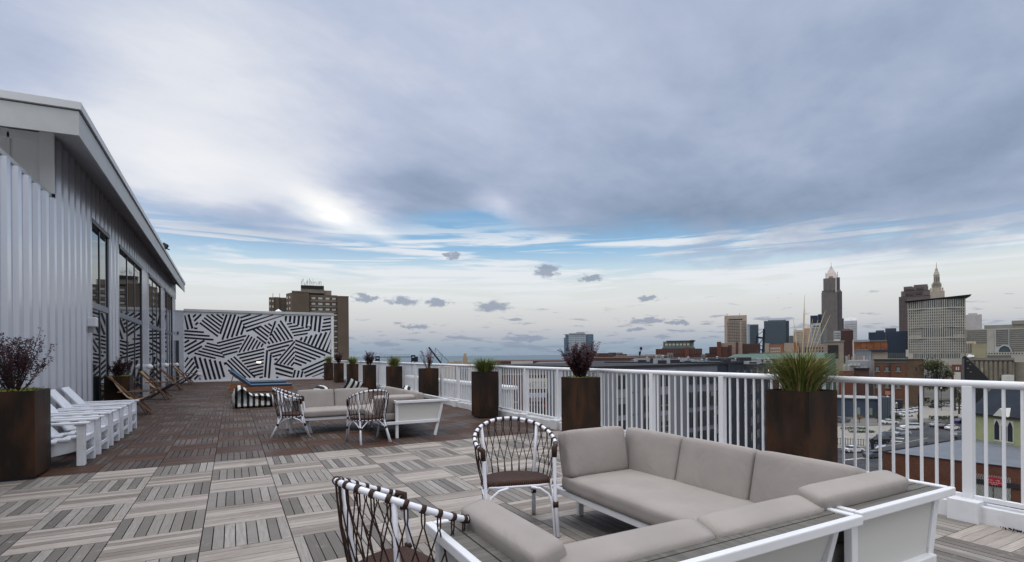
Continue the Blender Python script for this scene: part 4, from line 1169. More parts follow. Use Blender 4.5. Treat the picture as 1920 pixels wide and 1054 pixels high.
m = MB(); m.beam((W(816.5), 0, b.Z(652.5)), (W(843), 0, b.Z(680)), .22, .22); m.beam((W(816.5), 0, b.Z(652.5)), (W(815.5), 0, b.Z(667)), .22, .22)
m.beam((W(829.5), 0, b.Z(665)), (W(827), 0, b.Z(679)), .22, .22); m.beam((W(815.5), 0, b.Z(665)), (W(829.5), 0, b.Z(665)), .15, .15); m.beam((W(804), 0, b.Z(651)), (W(829.5), 0, b.Z(665)), .10, .10); m.beam((W(820), 0, b.Z(670)), (W(829.5), 0, b.Z(665)), .15, .15); m.build('mast', DKB, b.t)
MB().box(W(818), W(846), -3, 5, GROUND, GROUND + 7).build('cab', DKB, b.t)
# tan church tower on the shore
TAN = bm('tan_stone', (.36, .29, .20)); b = Bld('stone_tower', 'small tan stone tower against the lake, left of the grass planter', 872, 420, cat='tower'); W = lambda px: (px - 872) * 420 / FPX
b.box('shaft', TAN, W(867.5), W(876.5), 0, 4, GROUND, b.Z(670)); b.box('shaft', TAN, W(869.2), W(874.8), .8, 3.2, b.Z(670), b.Z(664.5)); m = MB(); m.lathe([(1.1, b.Z(664.5)), (.9, b.Z(662)), (.01, b.Z(660.6))], 8, (0, 2)); m.build('dome', TAN, b.t)
for (x0, x1, v) in ((838, 850, 678.5), (851, 866, 676.5), (877, 884, 679)): b.box('nave', TAN, W(x0), W(x1), -1, 7, GROUND, b.Z(v))

# -- low long brown warehouses, middle distance
BRK = bm('red_brown_brick', (.075, .038, .033)); RED = bm('red_brick', (.12, .048, .036)); DKR = bm('dark_roofing', (.026, .026, .030)); GRYR = bm('grey_roofing', (.10, .105, .115)); PALE = bm('pale_render', (.46, .45, .42))
b = simple('warehouse', 'long brown warehouse roof between the grass planter and the glass tower', 915, 1075, 677.0, 230, 60, BRK, .0)
MB().box(b.W(958 - 995), b.W(999 - 995), -.35, -.02, b.Z(684), b.Z(677.2)).build('white_panel', PALE, b.t)
rnd = random.Random(4)
DKT = leafm('tree_dark', (.018, .024, .012), (.035, .040, .018)); OLV = leafm('tree_olive', (.022, .032, .010), (.060, .062, .018)); AUT = leafm('tree_autumn', (.10, .06, .02), (.16, .10, .03))
TRUNK = mat('bark', (.05, .04, .03), .9)
def tree(label, u, v_top, d, w_px, m, group, zg=GROUND, hcrown=None, seed=1, n=900, name='tree', loc=None, H=None, Wd=None):
    rnd = random.Random(seed); p = onD(u, v_top, d) if loc is None else Vector(loc)
    H = H or p.z - zg; wd = Wd or w_px * d / FPX / 2
    t = thing(name, label, 'tree', (p.x, p.y, zg), 0, group)
    tr = MB(); tr.tube([(0, 0, 0), (.1, 0, H * .4), (0, .1, H * .75)], [H * .025 + .05, H * .018 + .04, .05], 7)
    cl = []
    for k in range(15):
        an = rnd.uniform(0, 6.28); r_ = wd * rnd.uniform(.1, .72); z = H * rnd.uniform(.38, .86); cl.append((Vector((math.cos(an) * r_, math.sin(an) * r_, z)), wd * rnd.uniform(.28, .5)))
        tr.tube([(0, 0, H * .35), tuple(cl[-1][0] * .6 + Vector((0, 0, z * .35))), tuple(cl[-1][0])], [H * .012 + .03, .06, .02], 5)
    tr.build('trunk', TRUNK, t)
    lf = MB()
    for k in range(n):
        c, r_ = rnd.choice(cl); dv = Vector((rnd.gauss(0, 1), rnd.gauss(0, 1), rnd.gauss(0, .8))).normalized() * r_ * rnd.uniform(.4, 1.05); p = c + dv
        if p.z > H: p.z = H - rnd.uniform(0, .2)
        L = max(.13 * wd, .15) * rnd.uniform(.5, 1.0); a_ = Vector((rnd.gauss(0, 1), rnd.gauss(0, 1), rnd.gauss(0, 1))).normalized(); q = a_.orthogonal().normalized() * L * .6
        lf.quad(tuple(p - a_ * L * .5), tuple(p + q * .6), tuple(p + a_ * L * .6), tuple(p - q * .6))
    lf.build('crown', m, t); return t
k = 0
names_row = ['leftmost', 'second', 'third', 'fourth', 'fifth', 'sixth', 'seventh', 'eighth', 'ninth', 'tenth', 'eleventh', 'last']
for i, u in enumerate((938, 952, 966, 979, 992, 1003, 1012, 1022, 1034, 1046, 1058, 1072)):
    tree(names_row[i] + ' dark tree of the row behind the long brown warehouse', u, 674.2 + (i % 3) * .8, 300, 15, DKT, 'dark trees behind the brown warehouse', seed=30 + i, n=260)
# glass tower at the lake
GLB = bm('blue_glass', (.085, .15, .21), .3); GLG = bm('grey_glass', (.22, .26, .31), .35)
b = Bld('glass_tower', 'blue glass tower rising alone at the lake edge, above the purple shrub', 1085, 900, .0); W = lambda px: (px - 1085) * 900 / FPX
b.box('wall', GLG, W(1066), W(1099), -2, 30, GROUND, b.Z(628)); b.box('wall', GLB, W(1057.5), W(1066), 4, 30, GROUND, b.Z(633)); b.box('wall', GLB, W(1060), W(1066), 4.1, 28, b.Z(633), b.Z(627)); b.box('wall', GLB, W(1099), W(1113), 2, 30, GROUND, b.Z(627.5))
b.box('penthouse', bm('penthouse_grey', (.30, .31, .33)), W(1067), W(1098), 3, 22, b.Z(628), b.Z(624.5)); b.box('penthouse', bm('penthouse_grey', (.30, .31, .33)), W(1081), W(1096), 5, 20, b.Z(624.4), b.Z(622.6))
b.box('roof_fin', GRYR, W(1057), W(1112), 1.5, 1.9, b.Z(627.3), b.Z(626.5))
b.bands('floor_line', bm('pale_floor', (.42, .45, .50)), W(1066.5), W(1098.5), -2, b.Z(675), b.Z(632), 13, .42, -.3)
b.bands('floor_line', bm('dull_floor', (.16, .22, .29)), W(1099.5), W(1112.5), 2, b.Z(675), b.Z(630), 13, .3, -.3)
b.bands('floor_line', bm('dull_floor', (.16, .22, .29)), W(1058), W(1065.8), 4, b.Z(675), b.Z(635), 13, .3, -.3)
b.vbars('mullion', bm('pale_floor', (.42, .45, .50)), W(1066.5), W(1098.5), -2.35, b.Z(675), b.Z(629), 7, .12, -.2)

# -- mid distance brick blocks on the hill edge
def stack(name, label, parts, d, u, turn=0, cat='building', group=None):
    b = Bld(name, label, u, d, turn, cat, group)
    for (nm, m, u0, u1, v0, v1, y0, y1) in parts:
        z0 = GROUND if v1 is None else b.Z(v1); b.box(nm, m, b.W(u0 - u), b.W(u1 - u), y0, y1, z0, b.Z(v0))
    return b
GRNG = bm('green_glass', (.12, .17, .15), .35); STN = bm('stone_buff', (.30, .245, .20)); STP = bm('stone_pink', (.27, .20, .165)); BEI = bm('beige_stone', (.35, .285, .24))
b = stack('brick_office', 'long red brick office with a set back green glass top floor', [('wall', BRK, 1229, 1316, 654, None, 0, 40), ('wall', RED, 1284, 1292, 651.5, None, -1.5, 0), ('roof', GRYR, 1241, 1303, 651.5, 654, 3, 36), ('top_floor', GRNG, 1243, 1301, 640, 651.5, 4, 34), ('top_roof', GRYR, 1249, 1304, 638.5, 639.8, 2, 36), ('top_roof', DKR, 1294, 1301.5, 638, 642, 1.8, 34)], 620, 1272)
b.grid('window', WINM, b.W(-42), b.W(40), 0, b.Z(664), b.Z(656), 20, 2, .45, .5, -.3); b.grid('window', WINL, b.W(-26), b.W(22), 4, b.Z(649), b.Z(643), 7, 1, .75, .6, -.3)
b = stack('brick_warehouse', 'dark red brick warehouse with a square chimney block below the beige tower', [('wall', BRK, 1329, 1365, 650, None, 0, 30), ('wall', RED, 1344, 1352, 640.5, None, -1, 6), ('wall', STP, 1352, 1392, 643, None, 3, 40), ('wall', BRK, 1365.2, 1372, 647, None, 1.5, 3), ('wall', BRK, 1392.2, 1425, 645, None, 5, 40), ('wall', BRK, 1380, 1384, 642, None, 1.8, 2.9)], 640, 1376)
b.grid('window', WINM, b.W(-46), b.W(-32), 0, b.Z(662), b.Z(652), 4, 2, .45, .5, -.3); b.grid('window', WINM, b.W(17), b.W(48), 5, b.Z(662), b.Z(648), 7, 3, .4, .5, -.3)
# beige tower etc : downtown
CLV = 'downtown office towers'
b = stack('office_tower', 'square beige tower with a dark slot under its top, leftmost of the downtown towers', [('wall', BEI, 1358.5, 1400.5, 591.5, None, 0, 45)], 1500, 1379.5, group=CLV)
b.box('slot', WINM, b.W(-13), b.W(13), -.6, -.05, b.Z(600.5), b.Z(598)); b.bands('window_band', WINM, b.W(-15.5), b.W(8), 0, b.Z(645), b.Z(602), 15, .40, -.5)
b.bands('window_band', bm('dim_window', (.16, .13, .105)), b.W(11), b.W(20), 0, b.Z(645), b.Z(602), 15, .4, -.5); b.vbars('pier', BEI, b.W(-15.5), b.W(8), -.52, b.Z(645), b.Z(602), 7, .15, -.4)
for x in (-16, 7.5): b.box('antenna', GRYR, b.W(x), b.W(x) + 1, 10, 11, b.z if hasattr(b, 'z') else b.Z(591.5), b.Z(587))
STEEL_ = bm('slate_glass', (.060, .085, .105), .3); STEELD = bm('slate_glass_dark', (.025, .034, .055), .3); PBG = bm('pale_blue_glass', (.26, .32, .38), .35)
b = stack('office_tower', 'narrow slate glass tower directly right of the beige tower', [('wall', PBG, 1401.2, 1406, 607.5, None, 2, 30), ('wall', STEEL_, 1406.2, 1422.5, 608.5, None, 0, 30)], 1450, 1412, group=CLV)
b.bands('floor_line', STEELD, b.W(-5.5), b.W(10), 0, b.Z(650), b.Z(611), 14, .3, -.4)
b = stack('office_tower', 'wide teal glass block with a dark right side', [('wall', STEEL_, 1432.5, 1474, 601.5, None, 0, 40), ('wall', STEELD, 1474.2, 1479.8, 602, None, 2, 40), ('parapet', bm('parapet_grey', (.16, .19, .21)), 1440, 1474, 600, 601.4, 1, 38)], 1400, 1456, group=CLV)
b.bands('floor_line', bm('slate_line', (.045, .066, .085), .3), b.W(-23), b.W(17.5), 0, b.Z(650), b.Z(603), 16, .35, -.4)
b = stack('office_block', 'small grey block between the teal glass block and the cream hotel', [('wall', bm('mid_grey', (.13, .13, .13)), 1480.2, 1488, 629.5, None, 0, 20)], 1480, 1484)
CRM = bm('cream_stone', (.42, .36, .28)); CRP = bm('rose_stone', (.36, .27, .215))
b = stack('hotel_building', 'cream stone hotel with a small pointed roof', [('wall', CRM, 1488, 1506, 619, None, 0, 35), ('wall', CRP, 1506.2, 1519.5, 616, None, 3, 35), ('wall', CRM, 1488.5, 1494, 617.4, 618.9, 1, 10)], 1300, 1504)
b.grid('window', bm('dim_win', (.16, .14, .12)), b.W(-15), b.W(2), 0, b.Z(650), b.Z(622), 7, 10, .5, .5, -.3); m = MB(); c = [(b.W(1), 4), (b.W(14.5), 4), (b.W(14.5), 30), (b.W(1), 30)]
z0, z1 = b.Z(615.9), b.Z(609.5); m.v = [(x, y, z0) for x, y in c] + [(b.W(8.5), 15, z1)]; m.f = [(0, 1, 4), (1, 2, 4), (2, 3, 4), (3, 0, 4), (3, 2, 1, 0)]; m.mi = [0] * 5; m.build('roof', CRP, b.t)
LGY = bm('light_grey_stone', (.36, .37, .38)); NVY = bm('navy_glass', (.012, .022, .050), .25)
b = stack('office_block', 'light grey office block with banded windows in front of the tallest skyscraper', [('wall', LGY, 1520.5, 1539, 608, None, 0, 25), ('wall', bm('dim_stone', (.16, .165, .17)), 1539.2, 1551, 610, None, 4, 25), ('penthouse', LGY, 1524, 1540, 606, 607.9, 2, 20)], 1200, 1535)
b.box('slot', WINM, b.W(-9.5), b.W(3), -.4, -.05, b.Z(612.5), b.Z(610.6)); b.bands('window_band', bm('dim_win2', (.17, .18, .19)), b.W(-13), b.W(3), 0, b.Z(650), b.Z(614), 14, .45, -.4)
b = stack('office_tower', 'navy glass slab behind the left side of the tallest skyscraper', [('wall', NVY, 1519.8, 1534, 591.5, None, 0, 30), ('wall', NVY, 1534.2, 1542, 589.5, None, 1, 30)], 1700, 1530, group=CLV)
# tallest skyscraper
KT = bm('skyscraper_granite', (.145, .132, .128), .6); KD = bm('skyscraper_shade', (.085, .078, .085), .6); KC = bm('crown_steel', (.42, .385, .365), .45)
b = Bld('skyscraper', 'tallest grey stepped skyscraper ending in a pale pyramid crown and spire', 1559.5, 1500, 0, 'skyscraper'); W = lambda px: (px - 1559.5) * 1500 / FPX
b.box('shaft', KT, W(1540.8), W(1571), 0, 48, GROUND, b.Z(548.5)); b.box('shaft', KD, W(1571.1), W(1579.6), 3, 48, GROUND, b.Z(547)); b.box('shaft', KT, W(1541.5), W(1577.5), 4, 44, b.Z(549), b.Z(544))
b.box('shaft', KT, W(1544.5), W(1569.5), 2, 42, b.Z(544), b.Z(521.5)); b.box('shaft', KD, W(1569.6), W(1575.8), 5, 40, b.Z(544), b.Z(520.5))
b.box('corner_tower', KC, W(1567), W(1570), 1.2, 6, b.Z(548), b.Z(521.0))
b.box('low_wing', KD, W(1577), W(1582.5), 10, 40, GROUND, b.Z(597.5))
b.vbars('pier', bm('granite_light', (.175, .16, .155)), W(1542), W(1570), 0, GROUND + 20, b.Z(549), 12, .45, -.5); b.vbars('pier', bm('granite_light', (.175, .16, .155)), W(1546), W(1568), 2, b.Z(548), b.Z(526), 9, .45, -.5)
def pyr(bb, name, m, x0, x1, y0, y1, z0, x2, x3, y2, y3, z1):
    k = MB(); k.v = [(x0, y0, z0), (x1, y0, z0), (x1, y1, z0), (x0, y1, z0), (x2, y2, z1), (x3, y2, z1), (x3, y3, z1), (x2, y3, z1)]
    k.f = [(3, 2, 1, 0), (4, 5, 6, 7), (0, 1, 5, 4), (1, 2, 6, 5), (2, 3, 7, 6), (3, 0, 4, 7)]; k.mi = [0] * 6; return k.build(name, m, bb.t)
pyr(b, 'crown', KC, W(1547.5), W(1572.5), 6, 38, b.Z(521), W(1551), W(1568.5), 12, 32, b.Z(511)); pyr(b, 'crown', KC, W(1551), W(1568.5), 12, 32, b.Z(511), W(1555.5), W(1563.5), 18, 26, b.Z(503)); pyr(b, 'crown', KC, W(1555.8), W(1563.2), 18, 26, b.Z(503), W(1559), W(1560.2), 21, 22, b.Z(496.5))
b.box('spire', KC, W(1559.3), W(1560), 21, 22, b.Z(496.5), b.Z(490)); b.box('crown_arch', bm('crown_rust', (.30, .17, .12)), W(1555), W(1563), 5.2, 5.9, b.Z(521), b.Z(517.6))
for x in (1549.3, 1571.5): b.box('crown_fin', KC, W(x) - 1, W(x) + 1, 8, 12, b.Z(521), b.Z(510))
WHT = bm('white_stone', (.46, .47, .50)); MAR = bm('maroon_brick', (.060, .034, .034))
b = stack('office_tower', 'pale tower with a slanted roof right of the tallest skyscraper', [('wall', WHT, 1583, 1607.5, 601.5, None, 0, 30)], 1650, 1595, group=CLV)
pyr(b, 'roof', WHT, b.W(-12), b.W(12.5), 0, 30, b.Z(601.4), b.W(-10), b.W(12), 14, 29, b.Z(595)); b.bands('window_band', bm('dim_win3', (.33, .34, .36)), b.W(-11), b.W(11.5), 0, b.Z(650), b.Z(606), 10, .4, -.4)
b = stack('office_block', 'maroon brick block with a low peaked roof', [('wall', MAR, 1576.5, 1600, 620, None, 0, 30)], 1000, 1588)
pyr(b, 'roof', MAR, b.W(-11.5), b.W(12), 0, 30, b.Z(619.9), b.W(-5), b.W(3), 12, 20, b.Z(615.5))
b = stack('office_block', 'narrow white block under the skyscraper, left of the maroon brick block', [('wall', LGY, 1563.5, 1576.3, 620.5, None, 0, 20)], 1050, 1570); b.grid('window', WINM, b.W(-6), b.W(6), 0, b.Z(645), b.Z(623), 5, 5, .4, .6, -.3)
BST = bm('bridge_stone', (.25, .215, .18)); b = stack('stone_viaduct', 'brown stone viaduct end with a dark opening below the maroon block', [('wall', BST, 1547, 1582, 640.5, None, 0, 12), ('cap', STN, 1545, 1584, 639, 640.4, -1, 13), ('opening', mat('void', (.03, .028, .03), .9), 1552, 1572, 647, 672, -.6, -.05), ('dome', WHT, 1564, 1575, 636.6, 639, 3, 9)], 560, 1565, cat='viaduct')
b = stack('brick_terrace', 'row of orange brick and buff house fronts seen over the green roof', [('wall', STN, 1433, 1441, 643, None, 0, 18), ('wall', bm('orange_brick', (.24, .105, .055)), 1441.2, 1470, 645.5, None, 1, 18), ('wall', STN, 1470.2, 1488, 643, None, 0, 18), ('wall', bm('orange_brick', (.24, .105, .055)), 1488.2, 1497, 642, None, 0, 18), ('wall', bm('grey_buff', (.22, .20, .18)), 1497.2, 1525, 644, None, 1, 18), ('wall', STP, 1525.2, 1545, 646, None, 0, 18)], 520, 1489)
b.grid('window', WINL, b.W(-46), b.W(-26), 1, b.Z(662), b.Z(650), 5, 2, .45, .5, -.2); b.grid('window', WINM, b.W(8), b.W(55), 0, b.Z(662), b.Z(650), 9, 2, .45, .5, -.2)
b = Bld('bridge_truss', 'black steel lift span tower between the slate and teal glass towers', 1430, 700, cat='bridge'); W = lambda px: (px - 1430) * 700 / FPX
m = MB(); m.beam((W(1433), 0, b.Z(618)), (W(1431), 0, b.Z(660)), 3.2, 3.2); m.beam((W(1431), 0, b.Z(618.5)), (W(1434.5), 0, b.Z(618.5)), 3, 3); m.beam((W(1432), 0, b.Z(634)), (W(1412), 0, b.Z(660)), 1, 1); m.beam((W(1433), 0, b.Z(620)), (W(1421), 0, b.Z(628)), .8, .8)
m.beam((W(1421), 0, b.Z(628)), (W(1414), 0, b.Z(658)), 1.2, 1.2); m.beam((W(1410), 0, b.Z(656)), (W(1432), 0, b.Z(656)), 1.6, 1.6); m.beam((W(1416), 0, b.Z(644)), (W(1431), 0, b.Z(650)), .8, .8); m.beam((W(1430), 0, b.Z(656)), (W(1432), 0, GROUND), 3, 3); m.beam((W(1418), 0, b.Z(632)), (W(1431), 0, b.Z(634)), 2.4, 2.4); m.build('truss', DKB, b.t)
# navy low block, rose tower, old tower, courthouse
b = stack('office_block', 'dark navy glass office block left of the courthouse', [('wall', NVY, 1628, 1661, 622.5, None, 0, 40), ('wall', bm('navy_glass2', (.016, .028, .055), .3), 1661.2, 1702, 621.5, None, 3, 40), ('penthouse', bm('navy_grey', (.05, .06, .08)), 1642, 1658, 619, 622.4, 5, 30), ('penthouse', bm('navy_grey', (.05, .06, .08)), 1660, 1681, 615.5, 621.4, 6, 30), ('base', bm('green_grey', (.05, .065, .065)), 1664, 1698, 664, None, -3, -.1)], 900, 1664)
b.vbars('mullion', bm('navy_line', (.022, .034, .06), .3), b.W(-35), b.W(37), -.0, b.Z(660), b.Z(624), 24, .15, -.15)
ROS = bm('rose_granite', (.135, .108, .108)); ROD = bm('rose_granite_dark', (.075, .062, .068))
b = Bld('office_tower', 'dark rose granite tower with stepped top, behind the courthouse', 1715, 1450, 0, 'building', CLV); W = lambda px: (px - 1715) * 1450 / FPX
b.box('wall', ROS, W(1685.5), W(1745), 2, 40, GROUND, b.Z(555)); b.box('wall', ROS, W(1690), W(1744), 1, 38, b.Z(555), b.Z(545)); b.box('wall', ROS, W(1695), W(1741), 0, 36, b.Z(545), b.Z(538)); b.box('parapet', bm('rose_light', (.26, .21, .20)), W(1695), W(1712), -.5, 30, b.Z(538), b.Z(536.5)); b.box('parapet', ROS, W(1714), W(1740), 0, 32, b.Z(538), b.Z(534.5))
for (x0, x1, v0, v1) in ((1698, 1714, 541, 544), (1719, 1732, 540, 544), (1699, 1714, 548, 553), (1717, 1730, 547.5, 552)): b.box('louvre', ROD, W(x0), W(x1), -.9, -.1 if v0 < 545 else .95, b.Z(v1), b.Z(v0))
b.vbars('pier', ROD, W(1687), W(1701), 2, GROUND + 30, b.Z(558), 5, .4, -.5)
TT = bm('old_tower_stone', (.36, .32, .27)); b = Bld('clock_spire', 'ornate old stone spire tower rising behind the courthouse roof', 1757, 1520, 0, 'tower'); W = lambda px: (px - 1757) * 1520 / FPX
b.box('shaft', TT, W(1744), W(1772), 0, 40, GROUND, b.Z(546)); 
for (x, w, v0, v1) in ((1757, 8.6, 546, 537), (1757, 9.6, 537, 531.5), (1757, 7.4, 531.5, 528)): b.box('tier', TT, W(x - w), W(x + w), 20 - w, 20 + w, b.Z(v0), b.Z(v1))
m = MB(); m.lathe([(W(1757 + 5.6), b.Z(528)), (W(1757 + 5.6), b.Z(515)), (W(1757 + 6.2), b.Z(514.5)), (W(1757 + 4.6), b.Z(510)), (W(1757 + 3.0), b.Z(506)), (W(1757 + 2.6), b.Z(503)), (W(1757 + .8), b.Z(500)), (W(1757 + .4), b.Z(492)), (.01, b.Z(489))], 12, (0, 20)); m.build('lantern', TT, b.t)
for x in (1746, 1768): b.box('turret', TT, W(x - 1.8), W(x + 1.8), 6, 12, b.Z(546), b.Z(539.5))
for k in range(7): b.box('opening', WINM, W(1750 + k * 2.2), W(1750.9 + k * 2.2), 9.9, 10.3, b.Z(536), b.Z(530))
for k in range(5): a = -2.2 + k * .63; b.box('opening', WINM, W(1757) + math.cos(a) * W(1757 + 5.8) - .8, W(1757) + math.cos(a) * W(1757 + 5.8) + .8, 20 + math.sin(a) * W(1757 + 5.8) - .8, 20 + math.sin(a) * W(1757 + 5.8) + .8, b.Z(527), b.Z(518))
CH_ = bm('courthouse_stone', (.34, .325, .29)); CHW = mat('courthouse_glass', (.045, .055, .06), .3)
b = Bld('courthouse', 'broad pale courthouse tower with an upswept dark cornice', 1754, 850, .0); W = lambda px: (px - 1754) * 850 / FPX
w0, w1 = W(1701), W(1809.5)
def zt(x, extra=0): f = (x - w0) / (w1 - w0); return b.Z(562 - 4.5 * f) + extra
m = MB(); n = 10
top = []
for k in range(n):
    xa, xb = w0 + (w1 - w0) * k / n, w0 + (w1 - w0) * (k + 1) / n
    bow = lambda x: -6 * (1 - ((x - (w0 + w1) / 2) / ((w1 - w0) / 2)) ** 2)
    m.quad((xa, bow(xa), GROUND), (xb, bow(xb), GROUND), (xb, bow(xb), zt(xb)), (xa, bow(xa), zt(xa)))
    m.quad((xa, bow(xa), zt(xa)), (xb, bow(xb), zt(xb)), (xb, 30, zt(xb)), (xa, 30, zt(xa)))
m.quad((w1, 0, GROUND), (w1, 30, GROUND), (w1, 30, zt(w1)), (w1, 0, zt(w1))); m.quad((w0, 30, GROUND), (w0, 0, GROUND), (w0, 0, zt(w0)), (w0, 30, zt(w0))); m.quad((w1, 30, GROUND), (w0, 30, GROUND), (w0, 30, zt(w0)), (w1, 30, zt(w1)))
m.build('wall', CH_, b.t)
xa, xb = W(1696), W(1820); za, zb = b.Z(562.8), b.Z(556.5)
k = MB(); k.v = [(xa, -8, za), (xb, -8, zb), (xb, 34, zb), (xa, 34, za), (w0, -5, za - 1.5), (w1, -5, zb - 4.5), (w1, 32, zb - 4.5), (w0, 32, za - 1.5)]; k.f = [(0, 1, 2, 3), (7, 6, 5, 4), (0, 4, 5, 1), (1, 5, 6, 2), (2, 6, 7, 3), (3, 7, 4, 0)]; k.mi = [0] * 6; k.build('cornice', mat('cornice_dark', (.03, .034, .035), .6), b.t)
def bow(x): return -6 * (1 - ((x - (w0 + w1) / 2) / ((w1 - w0) / 2)) ** 2)
cols_ = 26; cw = (w1 - w0 - 3) / cols_
for i in range(cols_):
    x = w0 + 1.5 + cw * (i + .5); hw = cw * (.24 if i % 3 else .32); y = bow(x)
    MB().box(x - hw, x + hw, y - .14, y - .02, b.Z(577), b.Z(564.5) + (zt(x) - zt(w0)) * .9).build('tall_window', CHW, b.t)
    if 5 < i < 21: MB().box(x - hw, x + hw, y - .14, y - .02, b.Z(632), b.Z(613)).build('tall_window', CHW, b.t)
    if 1 < i < 24: MB().box(x - hw, x + hw, y - .14, y - .02, b.Z(672), b.Z(663)).build('tall_window', CHW, b.t)
rows = [581 + 5.1 * k for k in range(7)] + [616, 621, 626, 636, 641, 645.5, 650, 655, 659.5]
xr = lambda i: w0 + 1.5 + cw * i
for v in rows:
    for (i0, i1) in (((0, cols_),) if not 614 < v < 630 else ((0, 6), (21, cols_))):
        m = MB(); pts_ = [(xr(i), bow(xr(i)) - .14) for i in range(i0, i1 + 1)]; za_, zb_ = b.Z(v - 1.35), b.Z(v + 1.35); n_ = len(pts_)
        for (x, y) in pts_: m.v += [(x, y, zb_), (x, y, za_)]
        m.f = [(2 * k, 2 * k + 2, 2 * k + 3, 2 * k + 1) for k in range(n_ - 1)]; m.mi = [0] * (n_ - 1); m.build('window_band', CHW, b.t)
for i in range(cols_ + 1):
    x = xr(i); MB().box(x - cw * .25, x + cw * .25, bow(x) - .5, bow(x) - .16, b.Z(661.5), b.Z(579)).build('pier', CH_, b.t)
for v in (578.6, 613.2, 634): b.box('ledge', bm('ledge_stone', (.42, .40, .36)), w0, w1, -6.4, -5.0, b.Z(v + .8), b.Z(v))
b = stack('office_tower', 'plain pale block just right of the courthouse roof', [('wall', bm('pale_pink', (.40, .38, .375)), 1811, 1841.5, 590, None, 0, 25), ('penthouse', bm('pale_pink', (.40, .38, .375)), 1816, 1833, 587, 589.9, 4, 20)], 1400, 1826, group=CLV)
b = Bld('arcade_building', 'wide grey office complex with a central arched entrance at the right edge', 1870, 800, 0); W = lambda px: (px - 1870) * 800 / FPX
b.box('wall', CH_, W(1809), W(1865), 0, 40, GROUND, b.Z(616)); b.box('wall', LGY, W(1865.2), W(1892), -1, 40, GROUND, b.Z(616.5)); b.box('wall', CH_, W(1892.2), W(1960), 0, 40, GROUND, b.Z(616.5))
b.box('wall', bm('taupe_stone', (.20, .19, .165)), W(1845), W(1960), 20, 50, b.Z(616), b.Z(608.5)); b.box('wall', bm('taupe_stone', (.20, .19, .165)), W(1898), W(1960), 18, 48, b.Z(608.4), b.Z(601.5))
b.grid('window', CHW, W(1811), W(1850), 0, b.Z(652), b.Z(617.5), 18, 9, .5, .5, -.2); b.grid('window', WINM, W(1868), W(1890), -1, b.Z(650), b.Z(618), 10, 9, .55, .6, -.2); b.grid('window', CHW, W(1894), W(1958), 0, b.Z(660), b.Z(618), 26, 11, .5, .5, -.2)
m = MB(); m.lathe([(W(1881), -2.2 - 0), (W(1881), 1.5)], 2) if False else None
ar = MB(); r1, r2 = W(1870 + 13.5), W(1870 + 11); cx_, cz_ = W(1883.5), b.Z(660)
for k in range(12):
    a0, a1 = math.pi * k / 12, math.pi * (k + 1) / 12
    p = [(cx_ + math.cos(a) * r, z_, cz_ + math.sin(a) * r) for (a, r, z_) in ((a0, r2, -4), (a1, r2, -4), (a1, r1, -4), (a0, r1, -4))]; ar.quad(*p); ar.quad(*[(x, -1.02, z) for x, y, z in reversed(p)]); ar.quad(p[3], p[2], (p[2][0], -1.02, p[2][2]), (p[3][0], -1.02, p[3][2]))
ar.build('arch', LGY, b.t)
dk = MB(); dk.v = [(cx_, -2.5, cz_)] + [(cx_ + math.cos(math.pi * k / 12) * r2, -2.5, cz_ + math.sin(math.pi * k / 12) * r2) for k in range(13)]; dk.f = [(0, k + 1, k + 2) for k in range(12)]; dk.mi = [0] * 12; dk.build('arch_glass', mat('arch_glass', (.05, .07, .085), .3), b.t)
b.box('podium', CH_, W(1845), W(1960), -6, -1.05, GROUND, b.Z(660.5)); b.grid('window', WINM, W(1847), W(1958), -6, b.Z(664.5), b.Z(661.5), 22, 1, .5, .7, -.2)
b = stack('civic_building', 'tan stone building with tall dark window slots below the plain pale block', [('wall', CRM, 1811, 1830, 640, None, 0, 15), ('wall', bm('lime_stone', (.26, .24, .16)), 1822, 1850, 645, None, -3, -.1)], 560, 1828); b.vbars('tall_window', WINM, b.W(-17), b.W(-2), 0, b.Z(662), b.Z(643.5), 4, .45, -.2)
# concrete grain silos
SIL = bm('silo_concrete', (.20, .18, .145), .9, .14, .15)
b = Bld('grain_silos', 'long grey concrete grain silo block behind the dark church roof', 1870, 330, 0, 'silo'); W = lambda px: (px - 1870) * 330 / FPX
b.box('wall', SIL, W(1812), W(1902), 2, 18, GROUND, b.Z(676.5)); b.box('parapet', SIL, W(1812), W(1902), 1.2, 18.5, b.Z(675.5), b.Z(671)); b.box('shadow_band', DKR, W(1826), W(1901), 1.0, 1.18, b.Z(677.4), b.Z(675.6)); b.box('wall', SIL, W(1903), W(1990), 4, 20, GROUND, b.Z(679))
for k in range(9):
    m = MB(); r_ = W(1870 + 4.4); m.lathe([(r_, GROUND), (r_, b.Z(677.6))], 12, (W(1822 + 9 * k), 2.4)); m.build('silo', SIL, b.t, smooth=True)
b.box('head_house', bm('lime_stone', (.26, .24, .16)), W(1820), W(1847), 6, 16, b.Z(671), b.Z(652)); b.box('roof_shed', GRYR, W(1850), W(1896), 6, 12, b.Z(671), b.Z(666.5))
m = MB(); m.v = [(W(1811), 1, b.Z(669)), (W(1826), 1, b.Z(669)), (W(1824), 9, b.Z(664)), (W(1814), 9, b.Z(664))]; m.f = [(0, 1, 2, 3)]; m.mi = [0]; m.build('tin_roof', bm('tin', (.40, .42, .45)), b.t)
m = MB(); m.beam((W(1841), -1, b.Z(690)), (W(1841), -1, GROUND), .8, .8); m.build('stack_pipe', TAN, b.t)

